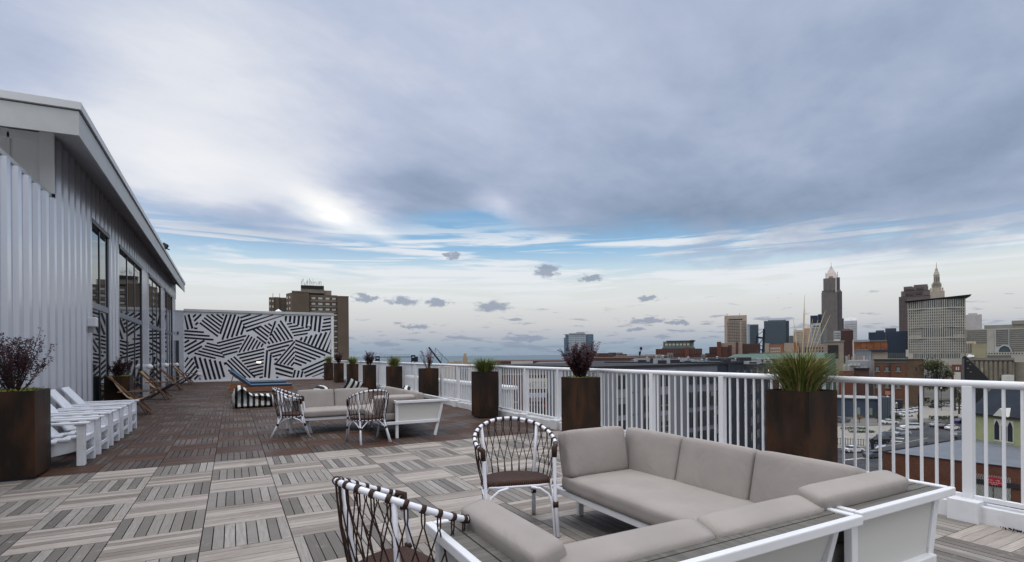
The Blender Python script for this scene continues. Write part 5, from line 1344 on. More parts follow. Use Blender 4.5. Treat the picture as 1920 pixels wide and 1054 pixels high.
# -- green copper roof hall, black roofs with vents: immediately beyond the grey apartments
COP = bm('green_roof', (.070, .115, .095)); b = Bld('market_hall', 'long low hall with a dull green roof behind the grey apartment block', 1460, 240, 0); W = lambda px: (px - 1460) * 240 / FPX
b.box('wall', BRK, W(1352), W(1560), 0, 40, GROUND, b.Z(673)); m = MB(); m.v = [(W(1350), -1, b.Z(674)), (W(1562), -1, b.Z(672)), (W(1556), 30, b.Z(661.5)), (W(1366), 30, b.Z(664.0))]; m.f = [(0, 1, 2, 3)]; m.mi = [0]; m.build('roof', COP, b.t)
b.box('gable_wall', COP, W(1543), W(1562), -2, -1.1, GROUND, b.Z(663.5)); b.box('ridge', GRYR, W(1396), W(1440), 30, 31, b.Z(663.5), b.Z(661.4))
# grey apartments
AG = bm('grey_cladding', (.145, .152, .178), .7, .05, .3); AG2 = bm('pale_cladding', (.20, .207, .23), .7, .05, .3); AD_ = bm('slate_cladding', (.022, .027, .038), .7, .08, .3)
P0, P1 = onD(1118, 690, 66), onD(1345, 684, 82); ZA = -.45
def face_building(name, label, P0, P1, depth, ztop, wallm, cat='building'):
    """x along the face from P0 to P1, y into the block"""
    dx = Vector((P1.x - P0.x, P1.y - P0.y)); L = dx.length; a = math.atan2(dx.y, dx.x)
    t = thing(name, label, cat, (P0.x, P0.y, 0), a); MB().box(0, L, 0, depth, GROUND, ztop).build('wall', wallm, t); return t, L
t, L = face_building('apartment_block', 'grey clad apartment block with paired dark windows seen through the railing', P0, P1, 26, ZA, AG)
MB().box(-.15, L + .1, -.18, 26, ZA + .002, ZA + .3).build('parapet', DKR, t)
MB().box(.0, L * .26, -.12, -.005, GROUND, ZA - .3).build('wall_panel', AG2, t); MB().box(L * .42, L * .60, -.12, -.005, GROUND, ZA - .3).build('wall_panel', AG2, t)
def appt(t, x, z0, z1, w_, lit=0, y=-.14):
    o = MB().box(x, x + w_, y, y + .02 if y < -.05 else -.004, z0, z1).build('window', WINM, t)
    if lit: MB().box(x + .02, x + w_ - .02, y - .02, y - .002, z0 + .7, z0 + .78).build('curtain_rail', mat('yellow_line', (.35, .35, .05), .7), o)
rnd = random.Random(2)
for i, fx in enumerate((.13, .34, .47, .70, .80, .92)):
    for k in range(6):
        z1 = ZA - .95 - k * 2.95
        if z1 - 2.1 < GROUND + 1: break
        for j in (0, 1):
            appt(t, L * fx + j * 1.15, z1 - (2.25 if k else 1.8), z1, .92, lit=(i == 2 and k in (1, 2)), y=-.16)
            if rnd.random() < .28: MB().box(L * fx + j * 1.15 + .05, L * fx + j * 1.15 + .84, -.19, -.165, z1 - .8, z1 - .05).build('blind', bm('green_blind', (.14, .16, .15)), t)
for k in range(5):
    for j in (0, 1): MB().box(L * .245 + j * .9, L * .245 + j * .9 + .28, -.16, -.125, ZA - 3.4 - k * 2.95, ZA - 3.2 - k * 2.95).build('vent', BLACK, t)
P2 = onD(1450, 676, 112)
t2, L2 = face_building('slate_apartment_wing', 'dark slate clad wing turning away behind the grey apartment block', P1, P2, 20, ZA + .12, AD_)
MB().box(.15, L2, -.2, 20, ZA + .13, ZA + .5).build('parapet', AD_, t2)
for i in range(8):
    for k in range(6):
        x = 1.2 + i * (L2 - 2) / 8; z1 = ZA - 1.1 - k * 2.95; r_ = rnd.random()
        o = MB().box(x, x + 1.9, -.05, -.004, z1 - 1.7, z1).build('window', WINM, t2)
        if r_ < .35: MB().box(x + .1, x + .9, -.08, -.052, z1 - 1.1, z1 - .2).build('blind', bm('green_blind', (.14, .16, .15)), o)
        elif r_ < .42: MB().box(x + .5, x + .9, -.08, -.052, z1 - .9, z1 - .5).build('lit_lamp', WARM, o)
    if i % 2: MB().box(.9 + i * (L2 - 2) / 8, 1.05 + i * (L2 - 2) / 8, -.14, -.004, GROUND + 1, ZA).build('pier', bm('slate_light', (.075, .085, .10)), t2)
# roof plant on the grey apartments
rp = bm('roof_plant', (.30, .31, .335)); rd = mat('plant_dark', (.03, .032, .038), .7)
tagn = ['left', 'middle', 'right']; rnd = random.Random(12); ru = []
for i in range(30):
    u = 1190 + i * 8.6 + rnd.uniform(-3, 3); d = rnd.uniform(80, 104); v = rnd.uniform(670, 682)
    p = onD(u, v, d); w_ = rnd.uniform(.8, 2.6); h = max(.5, p.z - ZA)
    tt = thing('roof_unit', 'grey ventilation unit among those on the dark apartment roof', 'roof unit', (p.x, p.y, ZA), -YAW, 'ventilation units on the dark apartment roof')
    MB().box(-w_ / 2, w_ / 2, 0, 1.4, .0, h).build('casing', rp if rnd.random() < .6 else rd, tt); MB().box(-w_ / 3, w_ / 4, -.05, -.004, h * .25, h * .75).build('grille', rd, tt)
    if rnd.random() < .5: m = MB(); m.lathe([(.16, h), (.16, h + .35), (.26, h + .36), (.01, h + .5)], 8); m.build('vent_cap', rp, tt)
for i, (u0, u1, v, d, m_) in enumerate(((1128, 1232, 683, 105, BRK), (1095, 1250, 679.5, 150, DKR), (1180, 1320, 674.5, 170, GRYR), (1240, 1400, 672, 190, DKR), (1110, 1200, 671, 260, BRK), (1150, 1230, 667.5, 380, bm('tan_mix', (.14, .11, .09))), (1000, 1110, 681.5, 150, GRYR))):
    lab = ['red brown flat roofed shed just over the railing right of the dense purple shrub', 'black flat roof below the grey roof plant', 'grey flat roof left of the brick office', 'black flat roof before the brick warehouse', 'low brown roof right of the dense purple shrub', 'distant tan rooftops on the shore', 'pale grey flat roof under the glass tower'][i]
    simple('flat_roofed_building', lab, u0, u1, v, d, d * .25, m_)
# jumbled rooftops on the skyline between glass tower and brick office
rnd = random.Random(77); JC = [bm('jr_a', (.12, .095, .085)), bm('jr_b', (.18, .16, .15)), bm('jr_c', (.075, .06, .055)), bm('jr_d', (.26, .25, .24)), BRK]
for i in range(26):
    u = 1118 + i * 8.6 + rnd.uniform(-3, 3); w_ = rnd.uniform(7, 17); v = rnd.uniform(660.5, 668) ; d = rnd.uniform(480, 900)
    b = simple('distant_building', 'low distant building in the jumble of rooftops along the far shore', u - w_ / 2, u + w_ / 2, v, d, 14, rnd.choice(JC), rnd.uniform(-.3, .3), group='low distant rooftops along the far shore')
    b.grid('window', WINM, -b.w * .85, b.w * .85, 0, b.z - 6, b.z - 1, max(2, int(w_ / 3)), 1, .5, .5, -.2)
b = Bld('water_tank', 'small dark water tank on legs above the distant rooftops', 1202, 620, cat='tank'); m = MB(); m.lathe([(.01, b.Z(650)), (1.2, b.Z(651)), (1.5, b.Z(652)), (1.5, b.Z(655.5)), (.3, b.Z(656.5))], 10); m.build('tank', DKB, b.t); m = MB(); m.beam((0, 0, b.Z(656.5)), (-.8, 0, b.Z(664)), .9, .9); m.beam((-1.6, 0, b.Z(659)), (-1.6, 0, GROUND), 2.2, 2.2); m.build('leg', DKB, b.t)

# ================================================================ street level to the right
# ground sheets
def sheet(name, pts, m, dz, zg=GROUND):
    a = MB(); q = [onZ(u, v, zg) for u, v in pts]; a.quad(*[(p.x, p.y, zg + dz) for p in q]); o = a.build(name, m); return tag(o, kind='structure')
def asph(b):
    x, y, z = xyz(wpos()); n = noise(vec(x, y), .6, 5, .6); n2 = noise(vec(x * .12, y * .12), 1, 4, .6)
    setc(b, mixc(smooth(n2, .4, .6), (.030, .032, .037), (.048, .049, .052))); setr(b, smooth(n, .3, .7, .6, .9))
ASPH = mat('asphalt', (.035, .036, .04), .8, fn=asph); CONCR = mat('concrete_paving', (.24, .23, .205), .85, fn=mottle((.24, .23, .205), .10, .5)); ROADG = mat('road_grey', (.13, .125, .115), .85, fn=mottle((.13, .125, .115), .08, .3)); LINE = mat('line_paint', (.55, .55, .55), .7)
sheet('road', [(1540, 802), (1925, 782), (1925, 764), (1540, 790)], ROADG, .004)
sheet('pavement', [(1560, 845), (1650, 845), (1672, 798), (1560, 800)], CONCR, .008)
sheet('pavement', [(1690, 786), (1925, 779), (1925, 740), (1725, 758)], CONCR, .012)
sheet('car_park', [(1520, 960), (1700, 960), (1925, 840), (1925, 790), (1680, 797), (1622, 838), (1520, 842)], ASPH, .016)
for k in range(7):
    u = 1584 + k * 17; sheet('bay_line', [(u, 862 - k * 1.5), (u + 34, 858 - k * 1.5), (u + 34, 859.2 - k * 1.5), (u, 863.2 - k * 1.5)], LINE, .020)
for k in range(5): sheet('bay_line', [(1668 + k * 3, 826 - k * 6), (1692 + k * 3, 828 - k * 6), (1692 + k * 3, 829 - k * 6), (1668 + k * 3, 827 - k * 6)], LINE, .020)
sheet('accessible_bay_paint', [(1645, 836), (1662, 834), (1657, 839), (1640, 841)], mat('blue_white_paint', (.30, .36, .48), .7), .022)
kb_ = MB(); a_, b2 = onZ(1560, 836, GROUND), onZ(1640, 842, GROUND); kb_.beam((a_.x, a_.y, GROUND + .07), (b2.x, b2.y, GROUND + .07), .35, .15); a_, b2 = onZ(1640, 842, GROUND), onZ(1740, 822, GROUND); kb_.beam((a_.x, a_.y, GROUND + .07), (b2.x, b2.y, GROUND + .07), .25, .15); tag(kb_.build('kerb', CONCR), kind='structure')
HEDGE = leafm('hedge_leaf', (.012, .022, .010), (.030, .045, .018))
def hedge(label, u0, u1, v, hgt, seed, m=HEDGE, dep=1.4, n=500):
    p, q = onZ(u0, v, GROUND), onZ(u1, v, GROUND); rnd = random.Random(seed); a = MB(); L = (q - p).length; dx = (q - p).normalized(); dy = Vector((-dx.y, dx.x, 0))
    for k in range(int(n)):
        c = dx * rnd.uniform(0, L) + dy * rnd.uniform(0, dep) + Vector((0, 0, rnd.uniform(.05, 1) ** .6 * hgt)); s_ = rnd.uniform(.15, .4); d = Vector((rnd.gauss(0, 1), rnd.gauss(0, 1), rnd.gauss(0, 1))).normalized(); w_ = d.orthogonal().normalized() * s_ * .6
        a.quad(tuple(c - d * s_ * .5), tuple(c + w_), tuple(c + d * s_ * .6), tuple(c - w_))
    a.cur = 0; a.box(0, 0, 0, 0, 0, 0) if False else None
    o = a.build('hedge', m); o.location = (p.x, p.y, GROUND); return tag(o, label, 'hedge', 'hedges and shrub beds around the car park')
hedge('dark green hedge bed between the white cars and the white saloon', 1672, 1692, 790, 1.8, 1)
hedge('dark hedge row behind the concrete lot', 1700, 1745, 757, 2.4, 2, n=900)
hedge('dark hedge right of the bare pole', 1748, 1804, 760, 2.0, 3, n=900)
hedge('low shrub bed at the lot edge by the tall post', 1746, 1800, 789, 1.4, 4, n=700)
hedge('narrow planting strip left of the dark estate car', 1580, 1630, 806, .6, 5, n=300)
hedge('narrow planting strip in front of the olive tree', 1596, 1642, 812, .5, 6, n=300)
tree('big olive green tree left of the grain silos', 1757, 669, 205, 54, OLV, 'street trees', seed=51, n=4200)
tree('second crown of dark trees just left of the silos', 1790, 706, 190, 34, DKT, 'street trees', seed=52, n=1600)
tree('small autumn tree in front of the blue grey shed', 1611, 777, 160, 20, AUT, 'street trees', seed=53, n=500)
tree('small yellow green tree at the right end of the blue grey shed', 1646, 771, 160, 17, OLV, 'street trees', seed=54, n=500)
tree('yellowing tree in front of the silos', 1830, 697, 200, 22, OLV, 'street trees', seed=55, n=600)
tree('bright yellow green tree before the silo wall', 1876, 692, 210, 30, OLV, 'street trees', seed=56, n=700)
tree('autumn tree beside the bare pole', 1722, 765, 150, 12, AUT, 'street trees', seed=57, n=300)
tree('dark shrub tree behind the tall railing post', 1798, 716, 180, 26, DKT, 'street trees', seed=58, n=600)
# cars
TYRE = mat('tyre', (.012, .012, .012), .8); HUB = mat('hub', (.25, .25, .26), .4, .6); CGL = mat('car_glass', (.012, .016, .02), .08, spec=.8); LAMPR = mat('lamp_red', (.25, .02, .02), .4); LAMPW = mat('lamp_clear', (.5, .5, .5), .2)
CARS = {}
def car(label, u, v, heading, paint, kind='saloon', group='cars parked around the car park', zg=GROUND):
    p = onZ(u, v, zg); t = thing('car', label, 'car', (p.x, p.y, zg + .02), -YAW + heading, group); L = 4.5 if kind == 'saloon' else 4.6; H = 1.42 if kind == 'saloon' else 1.68; Wd = .88
    if kind == 'saloon': low = [(-2.22, .45), (-2.25, .72), (-2.15, .93), (-1.5, 1.0), (1.05, .92), (1.95, .80), (2.22, .62), (2.22, .35), (1.9, .24), (-2.0, .24)]; cab = [(-1.65, .97), (-.95, 1.40), (.25, 1.42), (1.12, .93)]
    else: low = [(-2.28, .5), (-2.28, 1.05), (-2.1, 1.12), (1.0, 1.06), (2.0, .95), (2.28, .75), (2.28, .40), (1.9, .30), (-2.0, .30)]; cab = [(-2.2, 1.10), (-1.95, 1.66), (.25, 1.68), (1.05, 1.06)]
    def side(poly, w0, w1, z_in):
        m = MB(); n = len(poly); zs = [q[1] for q in poly]; zmin, zmax = min(zs), max(zs)
        ww = [w0 + (w1 - w0) * ((z - zmin) / (zmax - zmin)) for z in zs]
        m.v = [(x, -w_, z) for (x, z), w_ in zip(poly, ww)] + [(x, w_, z) for (x, z), w_ in zip(poly, ww)]
        m.f = [tuple(range(n)), tuple(reversed(range(n, 2 * n)))] + [(k, n + k, n + (k + 1) % n, (k + 1) % n) for k in range(n)]; m.mi = [0] * len(m.f); return m
    pm_ = mat('car_paint_' + paint[0], paint[1], .3, spec=.6)
    side(low, Wd, Wd * .98, 0).build('body', pm_, t, bevel=.05)
    g_ = side(cab, Wd * .93, Wd * .72, 0).build('window', CGL, t)
    r_ = MB(); x0, x1, zt_ = cab[1][0], cab[2][0], cab[1][1]; r_.box(x0 - .05, x1 + .05, -Wd * .72, Wd * .72, zt_ - .02, zt_ + .035); r_.build('roof', pm_, t, bevel=.02)
    for sx in (-1.38, 1.38):
        for sy in (-1, 1):
            w_ = MB(); c_ = [(sx + .32 * math.cos(a), .32 + .32 * math.sin(a)) for a in [2 * math.pi * k / 14 for k in range(14)]]
            n = 14; y0, y1 = (Wd - .20) * sy, (Wd + .02) * sy
            w_.v = [(x, y0, z) for x, z in c_] + [(x, y1, z) for x, z in c_]; w_.f = [tuple(range(n)), tuple(reversed(range(n, 2 * n)))] + [(k, n + k, n + (k + 1) % n, (k + 1) % n) for k in range(n)]; w_.mi = [0] * len(w_.f)
            wo = w_.build('wheel', TYRE, t)
            h_ = MB(); c_ = [(sx + .19 * math.cos(a), .32 + .19 * math.sin(a)) for a in [2 * math.pi * k / 10 for k in range(10)]]; yy = (Wd + .03) * sy; h_.quad(*[(x, yy, z) for x, z in (c_ if sy < 0 else reversed(c_))]); h_.build('rim', HUB, wo)
    for sy in (-1, 1):
        MB().box(-2.29, -2.24, sy * .55 - .15, sy * .55 + .15, .72, .86).build('tail_light', LAMPR, t); MB().box(2.19, 2.26, sy * .58 - .15, sy * .58 + .15, .60, .72).build('headlight', LAMPW, t)
    return t
WH = ('white', (.62, .63, .65)); BKP = ('black', (.012, .014, .022)); SIL_ = ('silver', (.30, .32, .36)); GRY_ = ('grey', (.09, .10, .12))
car('dark blue black estate car nearest the black fence', 1648, 831, 3.2, BKP, 'suv')
car('grey saloon behind the dark estate car', 1663, 820, 3.15, GRY_)
car('silver saloon in the middle bay', 1690, 816, 3.3, SIL_)
car('white saloon in the farthest bay of the dark lot', 1707, 805, 2.9, WH, 'suv')
car('white saloon driving past the hedge bed', 1668, 795, .0, WH)
car('white parked car, left one of the far white group', 1684, 776, .35, WH); car('white parked car, second of the far white group', 1695, 775, .35, WH); car('white parked car, third of the far white group', 1706, 773.5, .35, WH); car('white parked car, right one of the far white group', 1716, 772, .35, WH)
car('white parked car standing in the front row of the far white group', 1699, 781, .2, WH)
car('black van half hidden by the brick shop roof', 1730, 842, .8, BKP, 'suv')
car('dark car against the church corner', 1798, 822, .4, GRY_, 'suv'); car('white car parked beside the tall railing post', 1802, 768, .1, WH); car('grey car left behind the rusted planter', 1580, 792, .3, GRY_, 'suv')
car('blue car by the shrub bed at the tall railing post', 1801, 793, .4, ('blue', (.02, .04, .18)))
for i, (u, v, pc_, hd) in enumerate(((1716, 797, GRY_, 2.9), (1755, 800, SIL_, .5), (1770, 803, BKP, .5), (1785, 806, WH, .5), (1600, 848, WH, .2), (1640, 858, GRY_, .25), (1754, 765, BKP, .1), (1778, 762, SIL_, .1))):
    car(['grey car at the far edge of the dark lot', 'silver car right of the bare pole', 'black car second right of the bare pole', 'white car third right of the bare pole', 'white car below the black fence', 'grey car beside the brick shop corner', 'black car on the concrete lot by the globe lamp', 'silver car on the concrete lot left of the tall railing post'][i], u, v, hd, pc_)
# black fence and street lamps
t = thing('metal_fence', 'black metal fence beside the dark estate car', 'fence'); m = MB(); a_, b2 = onZ(1566, 834, GROUND), onZ(1634, 838, GROUND)
for z in (.3, 1.5): m.beam((a_.x, a_.y, GROUND + z), (b2.x, b2.y, GROUND + z), .06, .06)
m.build('fence_rail', BLACK, t)
for k in range(15): q = a_.lerp(b2, k / 14); MB().box(q.x - .04, q.x + .04, q.y - .04, q.y + .04, GROUND, GROUND + 1.7).build('fence_post', BLACK, t)
t = thing('gate_posts', 'pair of black gate posts in front of the dark estate car', 'gate'); q = onZ(1636, 843, GROUND)
for k in (-.3, .3): MB().box(q.x + k - .14, q.x + k + .14, q.y - .1, q.y + .1, GROUND, GROUND + 2.4).build('post', BLACK, t)
for (u, vt, vb, lab) in ((1664.5, 744, 792, 'street lamp in front of the brick warehouse by the shed'), (1765, 728, 770, 'street lamp with a pale globe on the concrete lot'), (1681, 756, 790, 'short street lamp by the far white cars')):
    q = onZ(u, vb, GROUND); d = q.dot(fwd()); zt_ = zat(u, vt, d); t = thing('street_lamp', lab, 'street lamp', (q.x, q.y, GROUND), 0, 'street lamps')
    m = MB(); m.tube([(0, 0, 0), (0, 0, zt_ - GROUND)], .09, 6); m.build('pole', BLACK, t); m = MB(); m.lathe([(.01, zt_ - GROUND + .35), (.3, zt_ - GROUND + .1), (.3, zt_ - GROUND - .1), (.05, zt_ - GROUND - .3)], 8); m.build('globe', PALE, t)
t = thing('utility_pole', 'tall dark bare pole rising from the street', 'pole'); q = onZ(1723, 786, GROUND); m = MB(); m.tube([(q.x, q.y, GROUND), (q.x, q.y, GROUND + 8)], .22, 7); m.build('pole', DKB, t)

# brick shop with flat grey roof, gate and red sign
def brick(c1, c2):
    def f(b):
        x, y, z = xyz(wpos()); n = noise(vec(x * .5, y * .5, z * .5), 1, 5, .6); bt_ = E.node('ShaderNodeTexBrick'); bt_.offset = .5
        E.nt.links.new(vec(x + y, z, 0.0).s, bt_.inputs['Vector']); bt_.inputs['Scale'].default_value = 2.2; bt_.inputs['Mortar Size'].default_value = .03
        bt_.inputs['Color1'].default_value = (*c1, 1); bt_.inputs['Color2'].default_value = (*c2, 1); bt_.inputs['Mortar'].default_value = (.10, .075, .06, 1)
        setc(b, mixc(smooth(n, .4, .75) * .5, E(bt_.outputs[0]), tuple(v * .5 for v in c1)))
    return f
BRS = mat('shop_brick', (.13, .045, .025), .85, fn=brick((.135, .045, .024), (.085, .030, .018))); RGR = mat('shop_roof', (.13, .145, .17), .6, fn=mottle((.13, .145, .17), .08, .4))
A_, Bq = Vector((90.4, 45.4, 0)), Vector((93.4, 29.3, 0)); dirf = (Bq - A_).normalized(); nrm_ = Vector((-dirf.y, dirf.x, 0)) ; nrm_ = nrm_ if nrm_.x > 0 else -nrm_
E1 = onZ(1806, 823, -14.5); C1 = onZ(1822, 823, -14.5); D1 = onZ(1925, 840, -14.5)
t = thing('brick_shop', 'low brick shop with a flat grey roof, metal gate and red oval sign', 'building'); far_ = A_ + dirf * 42
poly = [(A_.x, A_.y), (E1.x, E1.y), (E1.x + 14, E1.y - 6), (far_.x + 30, far_.y), (far_.x, far_.y)]
MB().prism(poly, GROUND, -14.5).build('wall', BRS, t)
MB().quad(*[(x, y, -14.492) for x, y in poly]).build('roof', RGR, t)
pp = MB(); pp.beam((A_.x, A_.y, -14.42), (E1.x, E1.y, -14.42), .35, .2); pp.build('parapet', DKR, t); pp = MB(); pp.beam((A_.x, A_.y, -14.45), (far_.x, far_.y, -14.45), .25, .12); pp.build('parapet', DKR, t)
def onface(u, v, off=.0):
    x, y, z = ray(u, v); n = (-dirf.y, dirf.x); A2 = (A_.x - nrm_.x * off, A_.y - nrm_.y * off); d = (A2[0] * n[0] + A2[1] * n[1]) / (x * n[0] + y * n[1]); return Vector((x * d, y * d, CH + z * d))
def faceq(name, m, pts, off, parent): o = MB().quad(*[tuple(onface(u, v, off)) for u, v in pts]).build(name, m, parent); return o
def facebox(name, m, u0, u1, v0, v1, off, parent):
    a, c = onface(u0, v0, 0), onface(u1, v1, 0); zt_, zb = a.z, c.z; p, q = Vector((a.x, a.y, 0)), Vector((c.x, c.y, 0)); n = nrm_ * -off
    mb = MB(); mb.prism([(p.x - n.x * .02, p.y - n.y * .02), (q.x - n.x * .02, q.y - n.y * .02), (q.x + n.x, q.y + n.y), (p.x + n.x, p.y + n.y)], zb, zt_); return mb.build(name, m, parent)
GATE = mat('mesh_gate', (.24, .25, .22), .6, fn=mottle((.26, .27, .24), .15, 2.5))
g_ = facebox('gate', GATE, 1829, 1895, 908, 960, .06, t)
ms = MB(); a, c = onface(1829, 912, .12), onface(1895, 921, .12); base = onface(1895, 960, .12)
for k in range(22):
    f0 = k / 21; p = a.lerp(c, f0); x0, y0 = p.x, p.y
    for (za, zb) in ((-15.9, -19.9),):
        for j in range(8):
            z0 = za + (zb - za) * j / 8; z1 = za + (zb - za) * (j + 1) / 8; q = a.lerp(c, min(1, f0 + (.02 if j % 2 else -.02))); r_ = a.lerp(c, min(1, f0 + (-.02 if j % 2 else .02)))
            ms.beam((q.x, q.y, z0), (r_.x, r_.y, z1), .035, .035)
ms.build('mesh', mat('galvanised', (.42, .44, .42), .5), g_)
facebox('lintel', DKR, 1826, 1912, 905.5, 908.5, .16, t); facebox('gate_post', DKR, 1862, 1863.5, 912, 960, .16, t)
SGN = mat('sign_red', (.30, .020, .035), .6); SGW = mat('sign_white', (.62, .50, .50), .6)
sg = MB(); cpt = onface(1864, 903, .30); hw_, hh = 1.06, .56; ring = [(cpt.x + dirf.x * math.cos(a) * hw_ * (1.0), cpt.y + dirf.y * math.cos(a) * hw_, cpt.z + math.copysign(abs(math.sin(a)) ** .6, math.sin(a)) * hh) for a in [2 * math.pi * k / 24 for k in range(24)]]
sg.quad(*ring); sg.quad(*[(x + nrm_.x * .2, y + nrm_.y * .2, z) for x, y, z in reversed(ring)])
for k in range(24): p, q = ring[k], ring[(k + 1) % 24]; sg.quad(p, (p[0] + nrm_.x * .2, p[1] + nrm_.y * .2, p[2]), (q[0] + nrm_.x * .2, q[1] + nrm_.y * .2, q[2]), q)
so_ = sg.build('sign', SGN, t)
lt = MB(); rnd = random.Random(8)
for row, (zc, n) in enumerate(((.20, 9), (-.14, 13), (-.38, 5))):
    for k in range(n):
        if row == 0 and k == 4: continue
        f0 = (k - (n - 1) / 2) * .145; h = .13 if row < 2 else .08
        for j in range(rnd.choice((2, 3))):
            xx = f0 + rnd.uniform(-.045, .045); z0 = cpt.z + zc + rnd.uniform(-h, 0); z1 = z0 + rnd.uniform(.4, 1) * h
            p = cpt - nrm_ * .01 + dirf * xx; q = p + dirf * .035; lt.quad((p.x, p.y, z0), (q.x, q.y, z0), (q.x, q.y, z1), (p.x, p.y, z1))
lt.build('lettering', SGW, so_)
# pale green church
GRN = mat('pale_green_boards', (.30, .33, .18), .8, fn=mottle((.30, .33, .18), .05, 1.0)); SLT = mat('dark_slate', (.020, .026, .038), .85, fn=mottle((.020, .026, .038), .15, .6)); OFFW = mat('off_white_trim', (.50, .50, .46), .7)
dc = (Vector((D1.x, D1.y, 0)) - Vector((C1.x, C1.y, 0))).normalized(); Lc = 26; ac = math.atan2(dc.y, dc.x)
t = thing('church', 'pale green boarded church with a dark slate roof and pointed windows', 'church', (C1.x, C1.y, 0), ac)
ZE = -9.6; MB().box(0, Lc, .0, 12, GROUND, ZE).build('wall', GRN, t)
r_ = MB(); ZR_ = -4.2; c = [(-.4, -.5, ZE - .1), (Lc + .5, -.5, ZE - .1), (Lc + .5, 6, ZR_), (-.4, 6, ZR_), (-.4, 12.5, ZE - .1), (Lc + .5, 12.5, ZE - .1)]; r_.v = c; r_.f = [(0, 1, 2, 3), (3, 2, 5, 4), (0, 3, 4), (1, 5, 2), (0, 4, 5, 1)]; r_.mi = [0] * 5; r_.build('roof', SLT, t)
MB().box(-.4, Lc, -.62, -.51, ZE - .32, ZE - .02).build('eaves_board', DKR, t)
def lc_x(u):  # position along the church front of a pixel column
    x, y, z = ray(u, 800); n = (-dc.y, dc.x); d = (C1.x * n[0] + C1.y * n[1]) / (x * n[0] + y * n[1]); return (x * d - C1.x) * dc.x + (y * d - C1.y) * dc.y
xs = [lc_x(1870), lc_x(1883.5), lc_x(1895)]
MB().box(lc_x(1864.5), lc_x(1901), -.10, -.004, -14.15, -10.35).build('window_surround', OFFW, t)
for xc in xs:
    hw_ = .42; pts = [(xc - hw_, -13.9), (xc + hw_, -13.9), (xc + hw_, -11.5), (xc + hw_ * .6, -10.95), (xc, -10.55), (xc - hw_ * .6, -10.95), (xc - hw_, -11.5)]
    m = MB(); m.v = [(x, -.14, z) for x, z in pts] + [(x, -.11, z) for x, z in pts]; n = 7; m.f = [tuple(range(n)), tuple(reversed(range(n, 2 * n)))] + [(k, n + k, n + (k + 1) % n, (k + 1) % n) for k in range(n)]; m.mi = [0] * len(m.f); m.build('pointed_window', WINM, t)
xd = lc_x(1884); m = MB(); m.v = [(xd - 1.2, -.9, ZE - .1), (xd + 1.2, -.9, ZE - .1), (xd, -.9, ZE + 1.3), (xd - 1.2, 2, ZE - .1), (xd + 1.2, 2, ZE - .1), (xd, 2, ZE + 1.3)]; m.f = [(0, 1, 2), (5, 4, 3), (0, 2, 5, 3), (1, 4, 5, 2), (0, 3, 4, 1)]; m.mi = [0] * 5; m.build('gable_dormer', OFFW, t)
MB().box(1.0, 1.9, 5, 6.5, -6, -2.9).build('chimney', OFFW, t)
# black gabled roof left of it
b = Bld('gabled_hall', 'black steep gabled roof end standing left of the grain silos', 1826, 150, 0); W = lambda px: (px - 1826) * 150 / FPX
m = MB(); ptsg = [(W(1803), GROUND), (W(1852), GROUND), (W(1852), b.Z(709)), (W(1812), b.Z(669)), (W(1808), b.Z(667)), (W(1803), b.Z(671))]; n = len(ptsg); m.v = [(x, 0, z) for x, z in ptsg] + [(x, 9, z) for x, z in ptsg]; m.f = [tuple(range(n)), tuple(reversed(range(n, 2 * n)))] + [(k, n + k, n + (k + 1) % n, (k + 1) % n) for k in range(n)]; m.mi = [0] * len(m.f); m.build('gable_wall', mat('black_boards', (.022, .022, .024), .8), b.t)
MB().box(W(1803), W(1808), -.3, -.01, GROUND, b.Z(672)).build('side_pier', mat('pier_grey', (.09, .09, .095), .8), b.t)
for (x, v) in ((1812, 676), (1812.5, 690), (1817, 683), (1818, 697)): MB().box(W(x), W(x + 4), -.05, -.01, b.Z(v + 1.5), b.Z(v)).build('vent', AD, b.t)
b = stack('brick_house', 'small red brick house with two pale windows left of the black gable', [('wall', RED, 1784, 1803, 684, None, 0, 10), ('wall', PALE, 1788, 1801, 698, None, -2, -.1)], 230, 1793); m = MB()
for x in (-1, 3): b.box('window', WINL, b.W(x), b.W(x + 2.2), -.1, -.01, b.Z(694), b.Z(688))
# brick warehouse with pale windows
b = Bld('brick_mill', 'red brick three storey building with pale windows seen over and under the top rail', 1685, 212, 0); W = lambda px: (px - 1685) * 212 / FPX
WBR = mat('mill_brick', (.14, .055, .032), .85, fn=brick((.145, .056, .032), (.11, .045, .028))); WBR2 = mat('mill_brick_brown', (.11, .075, .05), .85, fn=mottle((.115, .078, .052), .12, .3))
b.box('wall', WBR, W(1638), W(1700), 0, 16, GROUND, b.Z(676)); b.box('wall', WBR2, W(1700.2), W(1731.5), .1, 18, GROUND, b.Z(675)); b.box('parapet', mat('dark_cornice', (.045, .045, .045), .8), W(1636), W(1700.2), -.4, 16.2, b.Z(676), b.Z(673.5)); b.box('parapet', DKR, W(1700.4), W(1732), -.1, 18.2, b.Z(674.8), b.Z(673.8)); b.box('band', mat('stone_band', (.10, .095, .08), .8), W(1638), W(1700), -.12, -.01, b.Z(681), b.Z(676.2))
b.box('pipe', BLACK, W(1668), W(1668.9), -.3, -.02, GROUND, b.Z(681)); b.box('downpipe', PALE, W(1731.2), W(1731.8), -.3, .05, b.Z(703), b.Z(677))
for v0, v1 in ((688, 696.5), (718, 727.5)):
    for x0 in (1640.5, 1659, 1680.5):
        o = b.box('window', WINM, W(x0 - 1), W(x0 + 8), -.10, -.012, b.Z(v1), b.Z(v0 - 1)); b.box('pane', bm('pale_green_pane', (.14, .17, .155)), W(x0 + .5), W(x0 + 6.5), -.14, -.11, b.Z(v1 - .5), b.Z(v0 + 1), o); b.box('sill', STN, W(x0 - 2), W(x0 + 8.5), -.25, -.012, b.Z(v1 + 1.3), b.Z(v1 + .1), o)
